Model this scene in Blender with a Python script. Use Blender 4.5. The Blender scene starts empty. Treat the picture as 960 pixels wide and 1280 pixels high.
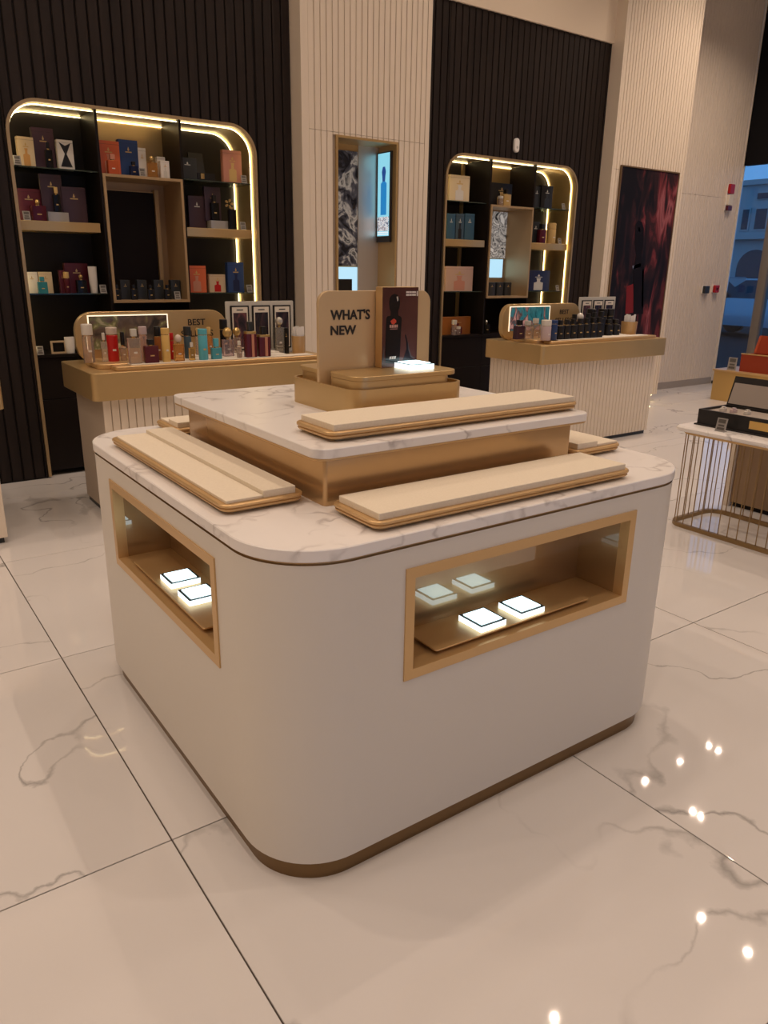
import bpy, bmesh, math, random
from mathutils import Vector, Matrix
random.seed(7)
S = bpy.context.scene
COL = S.collection
R_ = math.radians

# ------------------------------------------------------------------ camera
H = 1.486                                   # eye height above the floor
YAW, PITCH, ROLL, FPX = R_(54.478), R_(17.854), R_(-0.909), 946.6
_f = Vector((math.cos(PITCH)*math.cos(YAW), math.cos(PITCH)*math.sin(YAW), -math.sin(PITCH)))
_r = Vector((math.sin(YAW), -math.cos(YAW), 0)); _d = _f.cross(_r)
c_, s_ = math.cos(ROLL), math.sin(ROLL)
RT, DN, FW = c_*_r + s_*_d, -s_*_r + c_*_d, _f
cam = bpy.data.cameras.new('camera'); camo = bpy.data.objects.new('camera', cam); COL.objects.link(camo)
m = Matrix.Identity(4)
for i in range(3):
    m[i][0] = RT[i]; m[i][1] = -DN[i]; m[i][2] = -FW[i]
m[2][3] = H
camo.matrix_world = m
cam.sensor_fit = 'HORIZONTAL'; cam.sensor_width = 36; cam.lens = 36*FPX/960
cam.clip_start = .05; cam.clip_end = 200
S.camera = camo
def ray(u, v): return RT*((u-480)/FPX) + DN*((v-640)/FPX) + FW
def on_y(u, v, y): d = ray(u, v); d = d*(y/d.y); return d.x, d.z+H
def on_x(u, v, x): d = ray(u, v); d = d*(x/d.x); return d.y, d.z+H
def on_z(u, v, z): d = ray(u, v); d = d*((z-H)/d.z); return d.x, d.y
def height_at(x, y, v):
    lo, hi = 0., 5.
    for _ in range(40):
        mid = (lo+hi)/2; p = Vector((x, y, mid-H)); vv = 640+FPX*p.dot(DN)/p.dot(FW)
        if vv > v: lo = mid
        else: hi = mid
    return lo

# ------------------------------------------------------------------ world, exposure
W = bpy.data.worlds.new('dusk'); S.world = W; W.use_nodes = True
bg = W.node_tree.nodes['Background']; bg.inputs[0].default_value = (.12, .36, .78, 1); bg.inputs[1].default_value = .95
S.view_settings.view_transform = 'Standard'; S.view_settings.look = 'None'
S.view_settings.exposure = 0.0; S.view_settings.gamma = 1.0; S.view_settings.use_curve_mapping = False
LAMP_W = 8.0
LAMP_COL = (1, .775, .605)
CEIL = 4.8

# ------------------------------------------------------------------ materials
MATS = {}
def mat(name, col, rough=.5, metal=0., emit=None, es=0., trans=0., ior=1.45, coat=0., spec=.5):
    if name in MATS: return MATS[name]
    M = bpy.data.materials.new(name); M.use_nodes = True; b = M.node_tree.nodes['Principled BSDF']
    b.inputs['Base Color'].default_value = (*col, 1); b.inputs['Roughness'].default_value = rough
    b.inputs['Metallic'].default_value = metal; b.inputs['Transmission Weight'].default_value = trans
    b.inputs['IOR'].default_value = ior; b.inputs['Coat Weight'].default_value = coat
    b.inputs['Specular IOR Level'].default_value = spec
    if emit:
        b.inputs['Emission Color'].default_value = (*emit, 1); b.inputs['Emission Strength'].default_value = es
    MATS[name] = M
    return M
def nodes(M): return M.node_tree.nodes, M.node_tree.links, M.node_tree.nodes['Principled BSDF']
def ramp(N, stops):
    r = N.new('ShaderNodeValToRGB'); e = r.color_ramp.elements
    while len(e) < len(stops): e.new(.5)
    for k, (p, c) in enumerate(stops): e[k].position = p; e[k].color = (*c, 1)
    return r
def add_noise(M, scale, c0, c1, p0=.35, p1=.65, detail=4, stretch=(1, 1, 1), bump=0.):
    N, L, b = nodes(M); tc = N.new('ShaderNodeTexCoord'); mp = N.new('ShaderNodeMapping'); mp.inputs['Scale'].default_value = stretch
    n = N.new('ShaderNodeTexNoise'); n.inputs['Scale'].default_value = scale; n.inputs['Detail'].default_value = detail
    r = ramp(N, [(p0, c0), (p1, c1)])
    L.new(tc.outputs['Object'], mp.inputs[0]); L.new(mp.outputs[0], n.inputs['Vector']); L.new(n.outputs[0], r.inputs[0]); L.new(r.outputs[0], b.inputs['Base Color'])
    if bump:
        bp = N.new('ShaderNodeBump'); bp.inputs['Strength'].default_value = bump; bp.inputs['Distance'].default_value = .002
        L.new(n.outputs[0], bp.inputs['Height']); L.new(bp.outputs[0], b.inputs['Normal'])
    return M
def marble(name, base, vein, rough, vscale, per_object=False, strength=.8, width=.035):
    M = mat(name, base, rough); N, L, b = nodes(M)
    tc = N.new('ShaderNodeTexCoord'); vec = tc.outputs['Object']
    if per_object:
        oi = N.new('ShaderNodeObjectInfo'); mul = N.new('ShaderNodeVectorMath'); mul.operation = 'SCALE'
        cmb = N.new('ShaderNodeCombineXYZ'); L.new(oi.outputs['Random'], cmb.inputs[0]); L.new(oi.outputs['Random'], cmb.inputs[1])
        mul.inputs['Scale'].default_value = 47.; L.new(cmb.outputs[0], mul.inputs[0])
        ad = N.new('ShaderNodeVectorMath'); ad.operation = 'ADD'; L.new(vec, ad.inputs[0]); L.new(mul.outputs[0], ad.inputs[1]); vec = ad.outputs[0]
    # warped ridge noise gives thin wandering veins; a slow noise fades them in and out
    w = N.new('ShaderNodeTexNoise'); w.inputs['Scale'].default_value = vscale*2.2; w.inputs['Detail'].default_value = 6
    L.new(vec, w.inputs['Vector'])
    sc = N.new('ShaderNodeVectorMath'); sc.operation = 'SCALE'; sc.inputs['Scale'].default_value = .42/vscale; L.new(w.outputs['Color'], sc.inputs[0])
    ad2 = N.new('ShaderNodeVectorMath'); ad2.operation = 'ADD'; L.new(vec, ad2.inputs[0]); L.new(sc.outputs[0], ad2.inputs[1])
    n1 = N.new('ShaderNodeTexNoise'); n1.inputs['Scale'].default_value = vscale; n1.inputs['Detail'].default_value = 2; L.new(ad2.outputs[0], n1.inputs['Vector'])
    r1 = ramp(N, [(.5-width, (0, 0, 0)), (.5, (1, 1, 1)), (.5+width, (0, 0, 0))]); L.new(n1.outputs[0], r1.inputs[0])
    n2 = N.new('ShaderNodeTexNoise'); n2.inputs['Scale'].default_value = vscale*.9; n2.inputs['Detail'].default_value = 3
    off = N.new('ShaderNodeVectorMath'); off.operation = 'ADD'; off.inputs[1].default_value = (7.3, 2.1, 5.5); L.new(vec, off.inputs[0]); L.new(off.outputs[0], n2.inputs['Vector'])
    r2 = ramp(N, [(.43, (0, 0, 0)), (.60, (1, 1, 1))]); L.new(n2.outputs[0], r2.inputs[0])
    mu = N.new('ShaderNodeMath'); mu.operation = 'MULTIPLY'; L.new(r1.outputs[0], mu.inputs[0]); L.new(r2.outputs[0], mu.inputs[1])
    m2 = N.new('ShaderNodeMath'); m2.operation = 'MULTIPLY'; m2.inputs[1].default_value = strength; L.new(mu.outputs[0], m2.inputs[0])
    # soft cloudiness
    n3 = N.new('ShaderNodeTexNoise'); n3.inputs['Scale'].default_value = vscale*.7; L.new(vec, n3.inputs['Vector'])
    r3 = ramp(N, [(.35, tuple(x*.95 for x in base)), (.65, base)]); L.new(n3.outputs[0], r3.inputs[0])
    mx = N.new('ShaderNodeMix'); mx.data_type = 'RGBA'; L.new(m2.outputs[0], mx.inputs['Factor']); L.new(r3.outputs[0], mx.inputs['A']); mx.inputs['B'].default_value = (*vein, 1)
    L.new(mx.outputs['Result'], b.inputs['Base Color'])
    return M

M_tile = marble('polished marble tile', (.73, .705, .69), (.24, .23, .225), .03, 1.35, True, .72, .0075)
M_mtop = marble('white marble top', (.90, .87, .85), (.38, .34, .335), .28, 6.0, False, .7, .032)
M_grout = mat('dark grout', (.10, .075, .06), .8)
M_cream = mat('cream lacquer', (.74, .70, .635), .42)
M_beige = mat('beige panel', (.84, .73, .60), .55)
M_beige_d = mat('beige groove', (.40, .32, .25), .7)
M_plaster = mat('beige plaster', (.90, .77, .61), .7)
M_ceil = mat('ceiling paint', (.80, .74, .66), .8)
M_gold = mat('champagne gold lacquer', (.60, .42, .20), .34, .58)
add_noise(M_gold, 3., (.585, .41, .19), (.615, .43, .205), detail=1)
M_goldm = mat('bronze glazed panel', (.40, .25, .115), .35, .5, coat=1.)
M_goldm.node_tree.nodes['Principled BSDF'].inputs['Coat IOR'].default_value = 2.1; M_goldm.node_tree.nodes['Principled BSDF'].inputs['Coat Roughness'].default_value = .02
M_golds = mat('gold satin metal', (.72, .52, .28), .3, 1.)
M_oak = mat('gold rim', (.66, .44, .21), .36, .5)
M_board = mat('cream suede board', (.80, .69, .53), .85)
add_noise(M_board, 180., (.77, .685, .545), (.81, .725, .585), bump=.12)
M_dark = mat('dark brown slat', (.022, .015, .013), .5, spec=.3)
add_noise(M_dark, 30., (.017, .0115, .010), (.025, .017, .0145), stretch=(1, 1, .05))
M_darkg = mat('black groove', (.008, .006, .005), .8)
M_blackp = mat('black brown panel', (.013, .009, .008), .4, spec=.25)
M_grey = mat('charcoal back panel', (.026, .021, .017), .45, spec=.25)
M_glassS = mat('shelf glass edge', (.10, .14, .12), .05, 0, trans=.6)
M_led = mat('warm led strip', (1, .9, .6), .5, emit=(1, .80, .42), es=6.5)
M_padw = mat('white light pad', (.9, 1, 1), .4, emit=(.66, .94, 1.), es=2.5)
M_pad_side = mat('white light pad side', (.9, 1, 1), .4, emit=(.74, .95, 1.), es=1.9)
M_line = mat('black ink', (.02, .016, .014), .5)
M_white = mat('white plastic', (.85, .83, .80), .4)
M_ivory = mat('ivory card', (.80, .74, .64), .6)
M_acryl = mat('clear acrylic', (.75, .73, .70), .08, 0, trans=.55)
M_card_print = mat('price print', (.10, .09, .08), .5)
def glass_mix(name, tint, refl=.12):
    M = bpy.data.materials.new(name); M.use_nodes = True; N, L = M.node_tree.nodes, M.node_tree.links
    N.clear(); o = N.new('ShaderNodeOutputMaterial'); t = N.new('ShaderNodeBsdfTransparent'); t.inputs[0].default_value = (*tint, 1)
    g = N.new('ShaderNodeBsdfGlossy'); g.inputs['Roughness'].default_value = .02
    fr = N.new('ShaderNodeFresnel'); fr.inputs[0].default_value = 1.45
    mx = N.new('ShaderNodeMixShader'); L.new(fr.outputs[0], mx.inputs[0]); L.new(t.outputs[0], mx.inputs[1]); L.new(g.outputs[0], mx.inputs[2]); L.new(mx.outputs[0], o.inputs[0])
    MATS[name] = M; return M
M_pane = glass_mix('window glass', (.93, .96, .98))
M_shelfglass = glass_mix('shelf glass', (.72, .80, .76))

# ------------------------------------------------------------------ mesh helpers
class MB:
    def __init__(s): s.v = []; s.f = []
    def add(s, vs, fs):
        o = len(s.v); s.v += [tuple(p) for p in vs]; s.f += [tuple(i+o for i in q) for q in fs]; return s
    def box(s, x0, y0, z0, x1, y1, z1):
        v = [(x0, y0, z0), (x1, y0, z0), (x1, y1, z0), (x0, y1, z0), (x0, y0, z1), (x1, y0, z1), (x1, y1, z1), (x0, y1, z1)]
        return s.add(v, [(0, 3, 2, 1), (4, 5, 6, 7), (0, 1, 5, 4), (1, 2, 6, 5), (2, 3, 7, 6), (3, 0, 4, 7)])
    def rings(s, rs, cap0=True, cap1=True, closed=True):
        n = len(rs[0]); vs = [p for r in rs for p in r]; fs = []
        for k in range(len(rs)-1):
            for i in range(n if closed else n-1):
                j = (i+1) % n; fs.append((k*n+i, k*n+j, (k+1)*n+j, (k+1)*n+i))
        if cap0: fs.append(tuple(range(n-1, -1, -1)))
        if cap1: fs.append(tuple((len(rs)-1)*n+i for i in range(n)))
        return s.add(vs, fs)
    def slab(s, x0, y0, x1, y1, z0, z1, r=.01, bev=.002, n=5, axis='z'):
        """rounded rectangle with soft edges, extruded along an axis"""
        def mp(a, b, c): return (a, b, c) if axis == 'z' else ((a, c, b) if axis == 'y' else (c, a, b))
        def ring(ins, z): return [mp(a, b, z) for a, b in rrect(x0+ins, y0+ins, x1-ins, y1-ins, max(r-ins, .0005), n)]
        rs = [ring(bev, z0), ring(0, z0+bev), ring(0, z1-bev), ring(bev, z1)] if bev > 0 else [ring(0, z0), ring(0, z1)]
        if axis == 'y': rs = [list(reversed(q)) for q in rs]
        return s.rings(rs)
    def lathe(s, prof, cx=0, cy=0, n=18):
        rs = [[(cx+r*math.cos(2*math.pi*k/n), cy+r*math.sin(2*math.pi*k/n), z) for k in range(n)] for r, z in prof]
        return s.rings(rs)
    def tube(s, pts, r, n=6):
        rs = []
        for i, p in enumerate(pts):
            p = Vector(p); a = Vector(pts[max(i-1, 0)]); b = Vector(pts[min(i+1, len(pts)-1)]); t = (b-a).normalized()
            up = Vector((0, 0, 1)) if abs(t.z) < .9 else Vector((1, 0, 0)); e1 = t.cross(up).normalized(); e2 = t.cross(e1)
            rs.append([tuple(p+e1*(r*math.cos(2*math.pi*k/n))+e2*(r*math.sin(2*math.pi*k/n))) for k in range(n)])
        return s.rings(rs)
    def prism(s, poly, a0, a1, axis='y'):
        def mp(p, a): return (p[0], a, p[1]) if axis == 'y' else ((a, p[0], p[1]) if axis == 'x' else (p[0], p[1], a))
        return s.rings([[mp(p, a0) for p in poly], [mp(p, a1) for p in poly]])
def rrect(x0, y0, x1, y1, r, n=5):
    r = min(r, (x1-x0)/2, (y1-y0)/2); out = []
    for cx, cy, a in ((x1-r, y0+r, -90), (x1-r, y1-r, 0), (x0+r, y1-r, 90), (x0+r, y0+r, 180)):
        for k in range(n+1):
            t = R_(a+90*k/n); out.append((cx+r*math.cos(t), cy+r*math.sin(t)))
    return out
def mesh_from(mb, name, off=(0, 0, 0)):
    me = bpy.data.meshes.new(name); me.from_pydata([(x-off[0], y-off[1], z-off[2]) for x, y, z in mb.v], [], mb.f); me.validate()
    bm = bmesh.new(); bm.from_mesh(me); bmesh.ops.recalc_face_normals(bm, faces=bm.faces)
    for f in bm.faces: f.smooth = True
    bm.to_mesh(me); bm.free(); me.set_sharp_from_angle(angle=R_(34)); return me
def link(name, me, M, parent=None):
    o = bpy.data.objects.new(name, me); COL.objects.link(o); o.parent = parent
    if M is not None and me is not None and not me.materials: me.materials.append(M)
    return o
def tag(o, label, cat, group=None):
    o['label'] = label; o['category'] = cat
    if group: o['group'] = group
    return o
class Thing:
    """an Empty at the base of the thing; part() takes world coordinates (or local ones)"""
    def __init__(s, name, label, cat, loc=(0, 0, 0), group=None, rz=0., kind=None):
        s.o = bpy.data.objects.new(name, None); COL.objects.link(s.o); s.o.location = loc; s.o.rotation_euler = (0, 0, rz); s.loc = loc; s.o.empty_display_size = .1
        if kind: s.o['kind'] = kind
        else: tag(s.o, label, cat, group)
    def part(s, name, mb, M, parent=None, local=False, label=None):
        o = link(name, mesh_from(mb, name, (0, 0, 0) if local else s.loc), M, parent or s.o)
        if label: o['label'] = label
        return o
def structure(name, mb, M, parent=None):
    o = link(name, mesh_from(mb, name), M, parent)
    if parent is None: o['kind'] = 'structure'
    return o
def single(name, mb, M, label, cat, loc, group=None):
    return tag_loc(link(name, mesh_from(mb, name, loc), M), label, cat, loc, group)
def tag_loc(o, label, cat, loc, group): o.location = loc; return tag(o, label, cat, group)
_txt = {}
def text_mb(txt, x0, z0, width, height, y, depth=.0015, bold=.0):
    """flat raised lettering in a plane facing -y, its lower left corner at (x0, z0)"""
    cu = bpy.data.curves.new('t', 'FONT'); cu.body = txt; cu.size = 1; cu.extrude = 0; cu.offset = bold; cu.resolution_u = 3
    ob = bpy.data.objects.new('t', cu); COL.objects.link(ob); dg = bpy.context.evaluated_depsgraph_get(); me = bpy.data.meshes.new_from_object(ob.evaluated_get(dg))
    vs = [v.co.copy() for v in me.vertices]; fs = [tuple(p.vertices) for p in me.polygons]
    edges = {}
    for f in fs:
        for i in range(len(f)): e = (f[i], f[(i+1) % len(f)]); edges[e] = 1
    bpy.data.objects.remove(ob); bpy.data.curves.remove(cu); bpy.data.meshes.remove(me)
    xa, xb = min(v.x for v in vs), max(v.x for v in vs); ya, yb = min(v.y for v in vs), max(v.y for v in vs)
    def mp(v, yy): return (x0+(v.x-xa)/(xb-xa)*width, yy, z0+(v.y-ya)/(yb-ya)*height)
    mb = MB(); n = len(vs)
    side = [(a, b, b+n, a+n) for a, b in edges if (b, a) not in edges]
    mb.add([mp(v, y-depth) for v in vs]+[mp(v, y) for v in vs], fs+side)
    return mb

# ------------------------------------------------------------------ the room shell
YD, YB, YR, XE = 5.72, 5.57, 6.13, 10.03     # dark slat plane, beige panel plane, set-back wall, end of that wall
X0, XW0, Y0 = -5.5, 10.03, -5.6
fl = structure('floor', MB().box(X0, Y0, -.06, XE+.1, 6.6, -.006), M_grout)
TX, TY = 1.198, 1.210
tile_me = {}
for i in range(-5, 9):
    for j in range(-6, 4):
        xa, xb = .52+TX*i, .52+TX*(i+1); ya, yb = 1.695+TY*j, 1.695+TY*(j+1)
        xb2, yb2 = min(xb, XE+.05), min(yb, 6.55)
        key = (round(xb2-xa, 4), round(yb2-ya, 4))
        if key not in tile_me:
            g = .0022; tile_me[key] = mesh_from(MB().slab(g, g, xb2-xa-g, yb2-ya-g, -.006, 0, .001, .0008, 1), 'floor_tile')
        t = link('floor_tile', tile_me[key], M_tile, fl); t.location = (xa, ya, 0)
structure('ceiling', MB().box(X0, Y0, CEIL, XE+.1, 6.6, CEIL+.1), M_ceil)
structure('wall_left', MB().box(X0-.1, Y0, 0, X0, 6.6, CEIL), M_plaster)
structure('wall_front', MB().box(X0, Y0-.1, 0, -1.1, Y0, CEIL).box(4.6, Y0-.1, 0, XE+.1, Y0, CEIL).box(-1.1, Y0-.1, 2.7, 4.6, Y0, CEIL).box(-1.1, Y0-.1, 0, 4.6, Y0, .06), M_plaster)
win_added = bpy.data.objects.new('window_added', None); COL.objects.link(win_added); win_added['kind'] = 'structure'  # unseen window, added for cool light on the island's front face
for k in range(1, 4):
    structure('pane', MB().box(-3.0+1.9*k+.03, Y0-.06, .06, -3.0+1.9*(k+1)-.03, Y0-.052, 2.7), M_pane, win_added)
    structure('mullion', MB().box(-3.0+1.9*k-.03, Y0-.1, .06, -3.0+1.9*k+.03, Y0-.02, 2.7), mat('grey mullion', (.22, .20, .18), .45, .3), win_added)
CAB = ((1.093, 1.745), (4.700, 1.747)); CZ, CR = 2.487, .21
DTOP = 3.637
def arch_z(x, x0, x1):
    """height of the cabinet opening's outline above x (0 outside it)"""
    if x <= x0 or x >= x1: return 0.
    if x < x0+CR: d = x0+CR-x; return CZ-CR+math.sqrt(max(CR*CR-d*d, 0))
    if x > x1-CR: d = x-x1+CR; return CZ-CR+math.sqrt(max(CR*CR-d*d, 0))
    return CZ
def dark_wall(name, xa, xb, cab):
    x0, x1 = cab[0], cab[0]+cab[1]
    mb = MB()                                   # backing with the arched opening
    xs = sorted(set([xa, x0, x1, xb]+[x0+CR*(1-math.cos(R_(k*9))) for k in range(11)]+[x1-CR*(1-math.cos(R_(k*9))) for k in range(11)]))
    for a, b in zip(xs[:-1], xs[1:]):
        if b-a < 1e-5: continue
        mid = (a+b)/2; za = arch_z(a+1e-6, x0, x1) if x0 < mid < x1 else .0; zb = arch_z(b-1e-6, x0, x1) if x0 < mid < x1 else .0
        mb.prism([(a, za), (b, zb), (b, DTOP), (a, DTOP)], YD+.018, YD+.04)
    w = structure(name, mb, M_darkg)
    P = .074; k = 0; x = xa
    while x < xb-.01:
        a, b = x+.005, min(x+P-.005, xb)
        def seg(a, b):
            za = max(arch_z(a, x0, x1)-.004, .012); zb = max(arch_z(b, x0, x1)-.004, .012); c = .004
            m = MB(); m.rings([[(a, YD+.018, za), (a, YD+c, za), (a+c, YD, za), (b-c, YD, zb), (b, YD+c, zb), (b, YD+.018, zb)],
                               [(a, YD+.018, DTOP), (a, YD+c, DTOP), (a+c, YD, DTOP), (b-c, YD, DTOP), (b, YD+c, DTOP), (b, YD+.018, DTOP)]])
            structure('slat', m, M_dark, w)
        for e in (x0, x1):
            if a < e < b:
                if e-a > .012: seg(a, e-.001)
                a2 = e+.001
                if b-a2 > .012: seg(a2, b)
                break
        else: seg(a, b)
        x += P
    return w
wl = dark_wall('wall_back_left', -2.55, 3.153, CAB[0])
wr = dark_wall('wall_back_right', 4.385, 6.78, CAB[1])
structure('trim_1', MB().box(-2.55, YD+.004, 0, CAB[0][0]-.001, YD+.018, .012), M_darkg)
# plain bulkhead above the slats and the plain wall beyond them
structure('wall_upper', MB().box(X0, YD-.02, DTOP, 3.153, YD+.10, CEIL).box(4.385, YD-.02, DTOP, 6.78, YD+.10, CEIL), M_plaster)
structure('wall_back_far', MB().box(X0, YD, 0, -2.55, YD+.1, DTOP), M_plaster)
structure('wall_behind', MB().box(X0, 6.45, 0, 8.0, 6.55, CEIL), M_plaster)
def ribbed(name, xa, xb, y, z0, z1, pitch, gap, holes, depth=.012, joint=None, M=None, Mb=None, back=None, parent=None):
    """ribs standing on a backing; holes are rectangles (x0,x1,z0,z1) left open"""
    mb = MB(); hx = sorted(set([xa, xb]+[q for h in holes for q in h[:2]]))
    for a, b in zip(hx[:-1], hx[1:]):
        zz = [(z0, z1)]
        for h in holes:
            if h[0] <= a+1e-6 and b-1e-6 <= h[1]: zz = [q for q in ((z0, h[2]), (h[3], z1)) if q[1]-q[0] > .01]
        for p, q in zz: mb.box(a, y+depth, p, b, back or y+.05, q)
    w = structure(name, mb, Mb or M_beige_d) if parent is None else parent.part(name, mb, Mb or M_beige_d)
    x = xa
    while x < xb-.004:
        a, b = x+(gap/2 if x > xa else 0), min(x+pitch, xb)-(gap/2 if x+pitch < xb else 0)
        segs = [(z0, z1)]
        for h in holes:
            if a < h[1] and b > h[0]:
                if a >= h[0]-.5*pitch and b <= h[1]+.5*pitch: segs = [q for q in ((z0, h[2]), (h[3], z1)) if q[1]-q[0] > .01]
                if a < h[0] < b and (h[0]-a) > .5*(b-a): b = h[0]; segs = [(z0, z1)]
                elif a < h[1] < b and (b-h[1]) > .5*(b-a): a = h[1]; segs = [(z0, z1)]
        if joint: segs = [t for s in segs for t in (((s[0], joint-.0015), (joint+.0015, s[1])) if s[0] < joint < s[1] else (s,))]
        for p, q in segs:
            m = MB(); c = .003
            m.rings([[(a, y+depth, zz), (a, y+c, zz), (a+c, y, zz), (b-c, y, zz), (b, y+c, zz), (b, y+depth, zz)] for zz in (p, q)])
            if parent is None: structure('rib', m, M or M_beige, w)
            else: parent.part('rib', m, M or M_beige, w)
        x += pitch
    return w
NX0, NX1, NZ0, NZ1 = 3.455, 4.06, .55, 2.475           # tall niche in the middle panel
JZ = 2.492
structure('wall_panel_core', MB().box(3.153, YB+.001, 0, 3.215, 6.45, CEIL).box(4.34, YB+.001, 0, 4.384, 6.45, CEIL), M_beige)
ribbed('wall_centre', 3.215, 4.34, YB, 0, CEIL, .0535, .0055, [(NX0, NX1, NZ0, NZ1)], joint=JZ)
# right pier with the poster, floating above a lit plinth
ribbed('wall_pier', 6.80, 7.985, YB, .085, CEIL, .0452, .006, [], joint=JZ)
structure('wall_pier_side', MB().box(6.78, YB+.001, .085, 6.80, 6.45, CEIL).box(7.985, YB+.001, .085, 8.005, 6.45, CEIL).box(6.80, YB+.05, .085, 7.985, 6.40, .10), M_beige)
structure('trim_2', MB().box(6.85, YB+.07, 0, 7.95, YB+.09, .085), mat('brass plinth', (.6, .45, .22), .4, .6))
lp = Thing('plinth_light', 'warm light strip hidden under the right hand ribbed pier', 'light', (7.0, YB+.05, .07))
lp.part('strip', MB().box(6.86, YB+.045, .066, 7.97, YB+.06, .078), M_led)
ribbed('wall_right_back', 8.005, XE, YR, .09, CEIL, .052, .004, [], joint=2.42, M=mat('beige wall rib', (.78, .68, .58), .55))
structure('baseboard_right', MB().box(8.005, YR-.004, 0, XE, YR+.03, .088), mat('grey skirting', (.38, .33, .29), .5))
# window wall at the end
fr_m = mat('dark window frame', (.06, .055, .05), .4)
hd = mat('black header panel', (.005, .005, .007), .35, spec=.2)
structure('wall_right', MB().box(XE+.02, 6.125, 0, XE+.07, 6.6, CEIL).box(XE+.02, Y0, 0, XE+.12, 1.2, CEIL), M_plaster)
structure('trim_3', MB().box(XE+.03, 1.2, 2.83, XE+.12, 6.12, CEIL), hd)
win = bpy.data.objects.new('window_1', None); COL.objects.link(win); win['kind'] = 'structure'
mull = [5.62, 4.5, 3.38, 2.26]
edges_ = [6.12]+mull+[1.2]
for k, y in enumerate(mull):
    structure('mullion', MB().slab(XE+.0, y-.055, XE+.13, y+.055, .0, 2.83, .008, .002, 2), mat('grey mullion', (.22, .20, .18), .45, .3), win)
for a, b in zip(edges_[1:], edges_[:-1]):
    structure('pane', MB().box(XE+.06, a+.05, .04, XE+.068, b-.05 if b < 6 else b, 2.83), M_pane, win)
structure('window_sill', MB().box(XE+.0, 1.2, 0, XE+.13, 6.12, .04), fr_m, win)

# ------------------------------------------------------------------ ceiling lamps (the room's light)
M_lens = mat('lamp lens', (1, .95, .85), .4, emit=(1, .86, .66), es=28.)
def downlight():
    t = Thing('ceiling_downlight', 'round recessed white downlight in the shop ceiling', 'light', (0, 0, CEIL), 'recessed ceiling downlights')
    t.part('trim_ring', MB().rings([[(r*math.cos(a), r*math.sin(a), z) for a in [2*math.pi*k/20 for k in range(20)]] for r, z in ((.028, -.001), (.028, -.012), (.042, -.012), (.044, -.001))], False, False), M_white, local=True)
    t.part('lens', MB().lathe([(.027, -.001), (.027, -.006)], n=20), M_lens, local=True)
    li = bpy.data.lights.new('downlight_lamp', 'AREA'); li.shape = 'DISK'; li.size = .045; li.energy = LAMP_W; li.color = LAMP_COL; li.spread = R_(132)
    lo = bpy.data.objects.new('lamp', li); COL.objects.link(lo); lo.parent = t.o; lo.location = (0, 0, -.02)
    return t.o
dl = downlight()
spots = [(9.0, 4.72), (9.0, 4.58), (7.6, 4.05), (7.6, 3.94), (8.35, 4.74), (7.6, 4.74), (6.24, 3.05), (6.24, 2.55), (4.18, 3.15), (4.18, 4.45), (5.6, 4.6), (2.3, 4.6), (1.0, 4.5),
         (-1.2, 4.4), (-3.2, 4.2), (.2, 2.6), (2.2, 2.5), (2.2, .6), (.2, .5), (-1.8, 2.2), (-3.6, 1.6), (-1.8, -.6), (.2, -1.6), (2.2, -1.6), (4.2, 1.2), (6.2, .8), (8.2, 2.6), (4.2, -1.2), (6.4, -1.6), (-2.0, -3.2), (1.2, -3.6), (4.4, -3.6), (-1.4, 1.2), (-2.6, 3.0), (-2.7, .4), (-1.0, 3.5)]  # the final left-hand lamps are added to brighten the island's left face
for i, (x, y) in enumerate(spots):
    if i == 0: o = dl
    else:
        o = dl.copy(); COL.objects.link(o)
        for ch in dl.children:
            c2 = ch.copy(); COL.objects.link(c2); c2.parent = o
    o.location = (x, y, CEIL)

# ------------------------------------------------------------------ the island
IX0, IY0, IX1, IY1, IR = .661, 1.318, 2.171, 2.818, .2
ZB, ZM, ZT = .060, .872, .902
isl = Thing('display_island', 'large cream display island with rounded corners and gold framed niches with lit pads', 'display island', (1.416, 2.068, 0))
isl.part('plinth', MB().slab(IX0+.018, IY0+.018, IX1-.018, IY1-.018, 0, ZB+.005, IR-.018, .0, 14), mat('shaded gold plinth', (.22, .135, .06), .3, .7))  # gold plinth; shadow under the overhang is darkened into its colour
NF = (1.007, 1.866, .512, .811)                  # front niche frame (x0,x1,z0,z1)
NL = (1.628, 2.487, .512, .811)                  # left niche frame (y0,y1,z0,z1)
ND = .178
body = MB()
out = rrect(IX0, IY0, IX1, IY1, IR, 14); n = len(out)
zr = ZM-.008
bz = [ZB, ZB+.004, zr]
for i in range(n):
    a, b = out[i], out[(i+1) % n]
    flat_front = abs(a[1]-IY0) < 1e-6 and abs(b[1]-IY0) < 1e-6
    flat_left = abs(a[0]-IX0) < 1e-6 and abs(b[0]-IX0) < 1e-6
    if flat_front or flat_left:
        q0, q1, z0, z1 = NF if flat_front else NL
        def P(t, z): return (t, IY0, z) if flat_front else (IX0, t, z)
        lo, hi = (min(a[0], b[0]), max(a[0], b[0])) if flat_front else (min(a[1], b[1]), max(a[1], b[1]))
        e = .006
        for (t0, t1, u0, u1) in ((lo, q0+e, ZB, zr), (q1-e, hi, ZB, zr), (q0+e, q1-e, ZB, z0+e), (q0+e, q1-e, z1-e, zr)):
            body.add([P(t0, u0), P(t1, u0), P(t1, u1), P(t0, u1)], [(0, 1, 2, 3)])
    else:
        body.add([(*a, ZB), (*b, ZB), (*b, zr), (*a, zr)], [(0, 1, 2, 3)])
body.add([(*p, ZB) for p in out], [tuple(range(n))])
bo = isl.part('body', body, M_cream)
bm = bmesh.new(); bm.from_mesh(bo.data); bmesh.ops.remove_doubles(bm, verts=bm.verts, dist=1e-5); bmesh.ops.recalc_face_normals(bm, faces=bm.faces); bm.to_mesh(bo.data); bm.free(); bo.data.set_sharp_from_angle(angle=R_(34))
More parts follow.
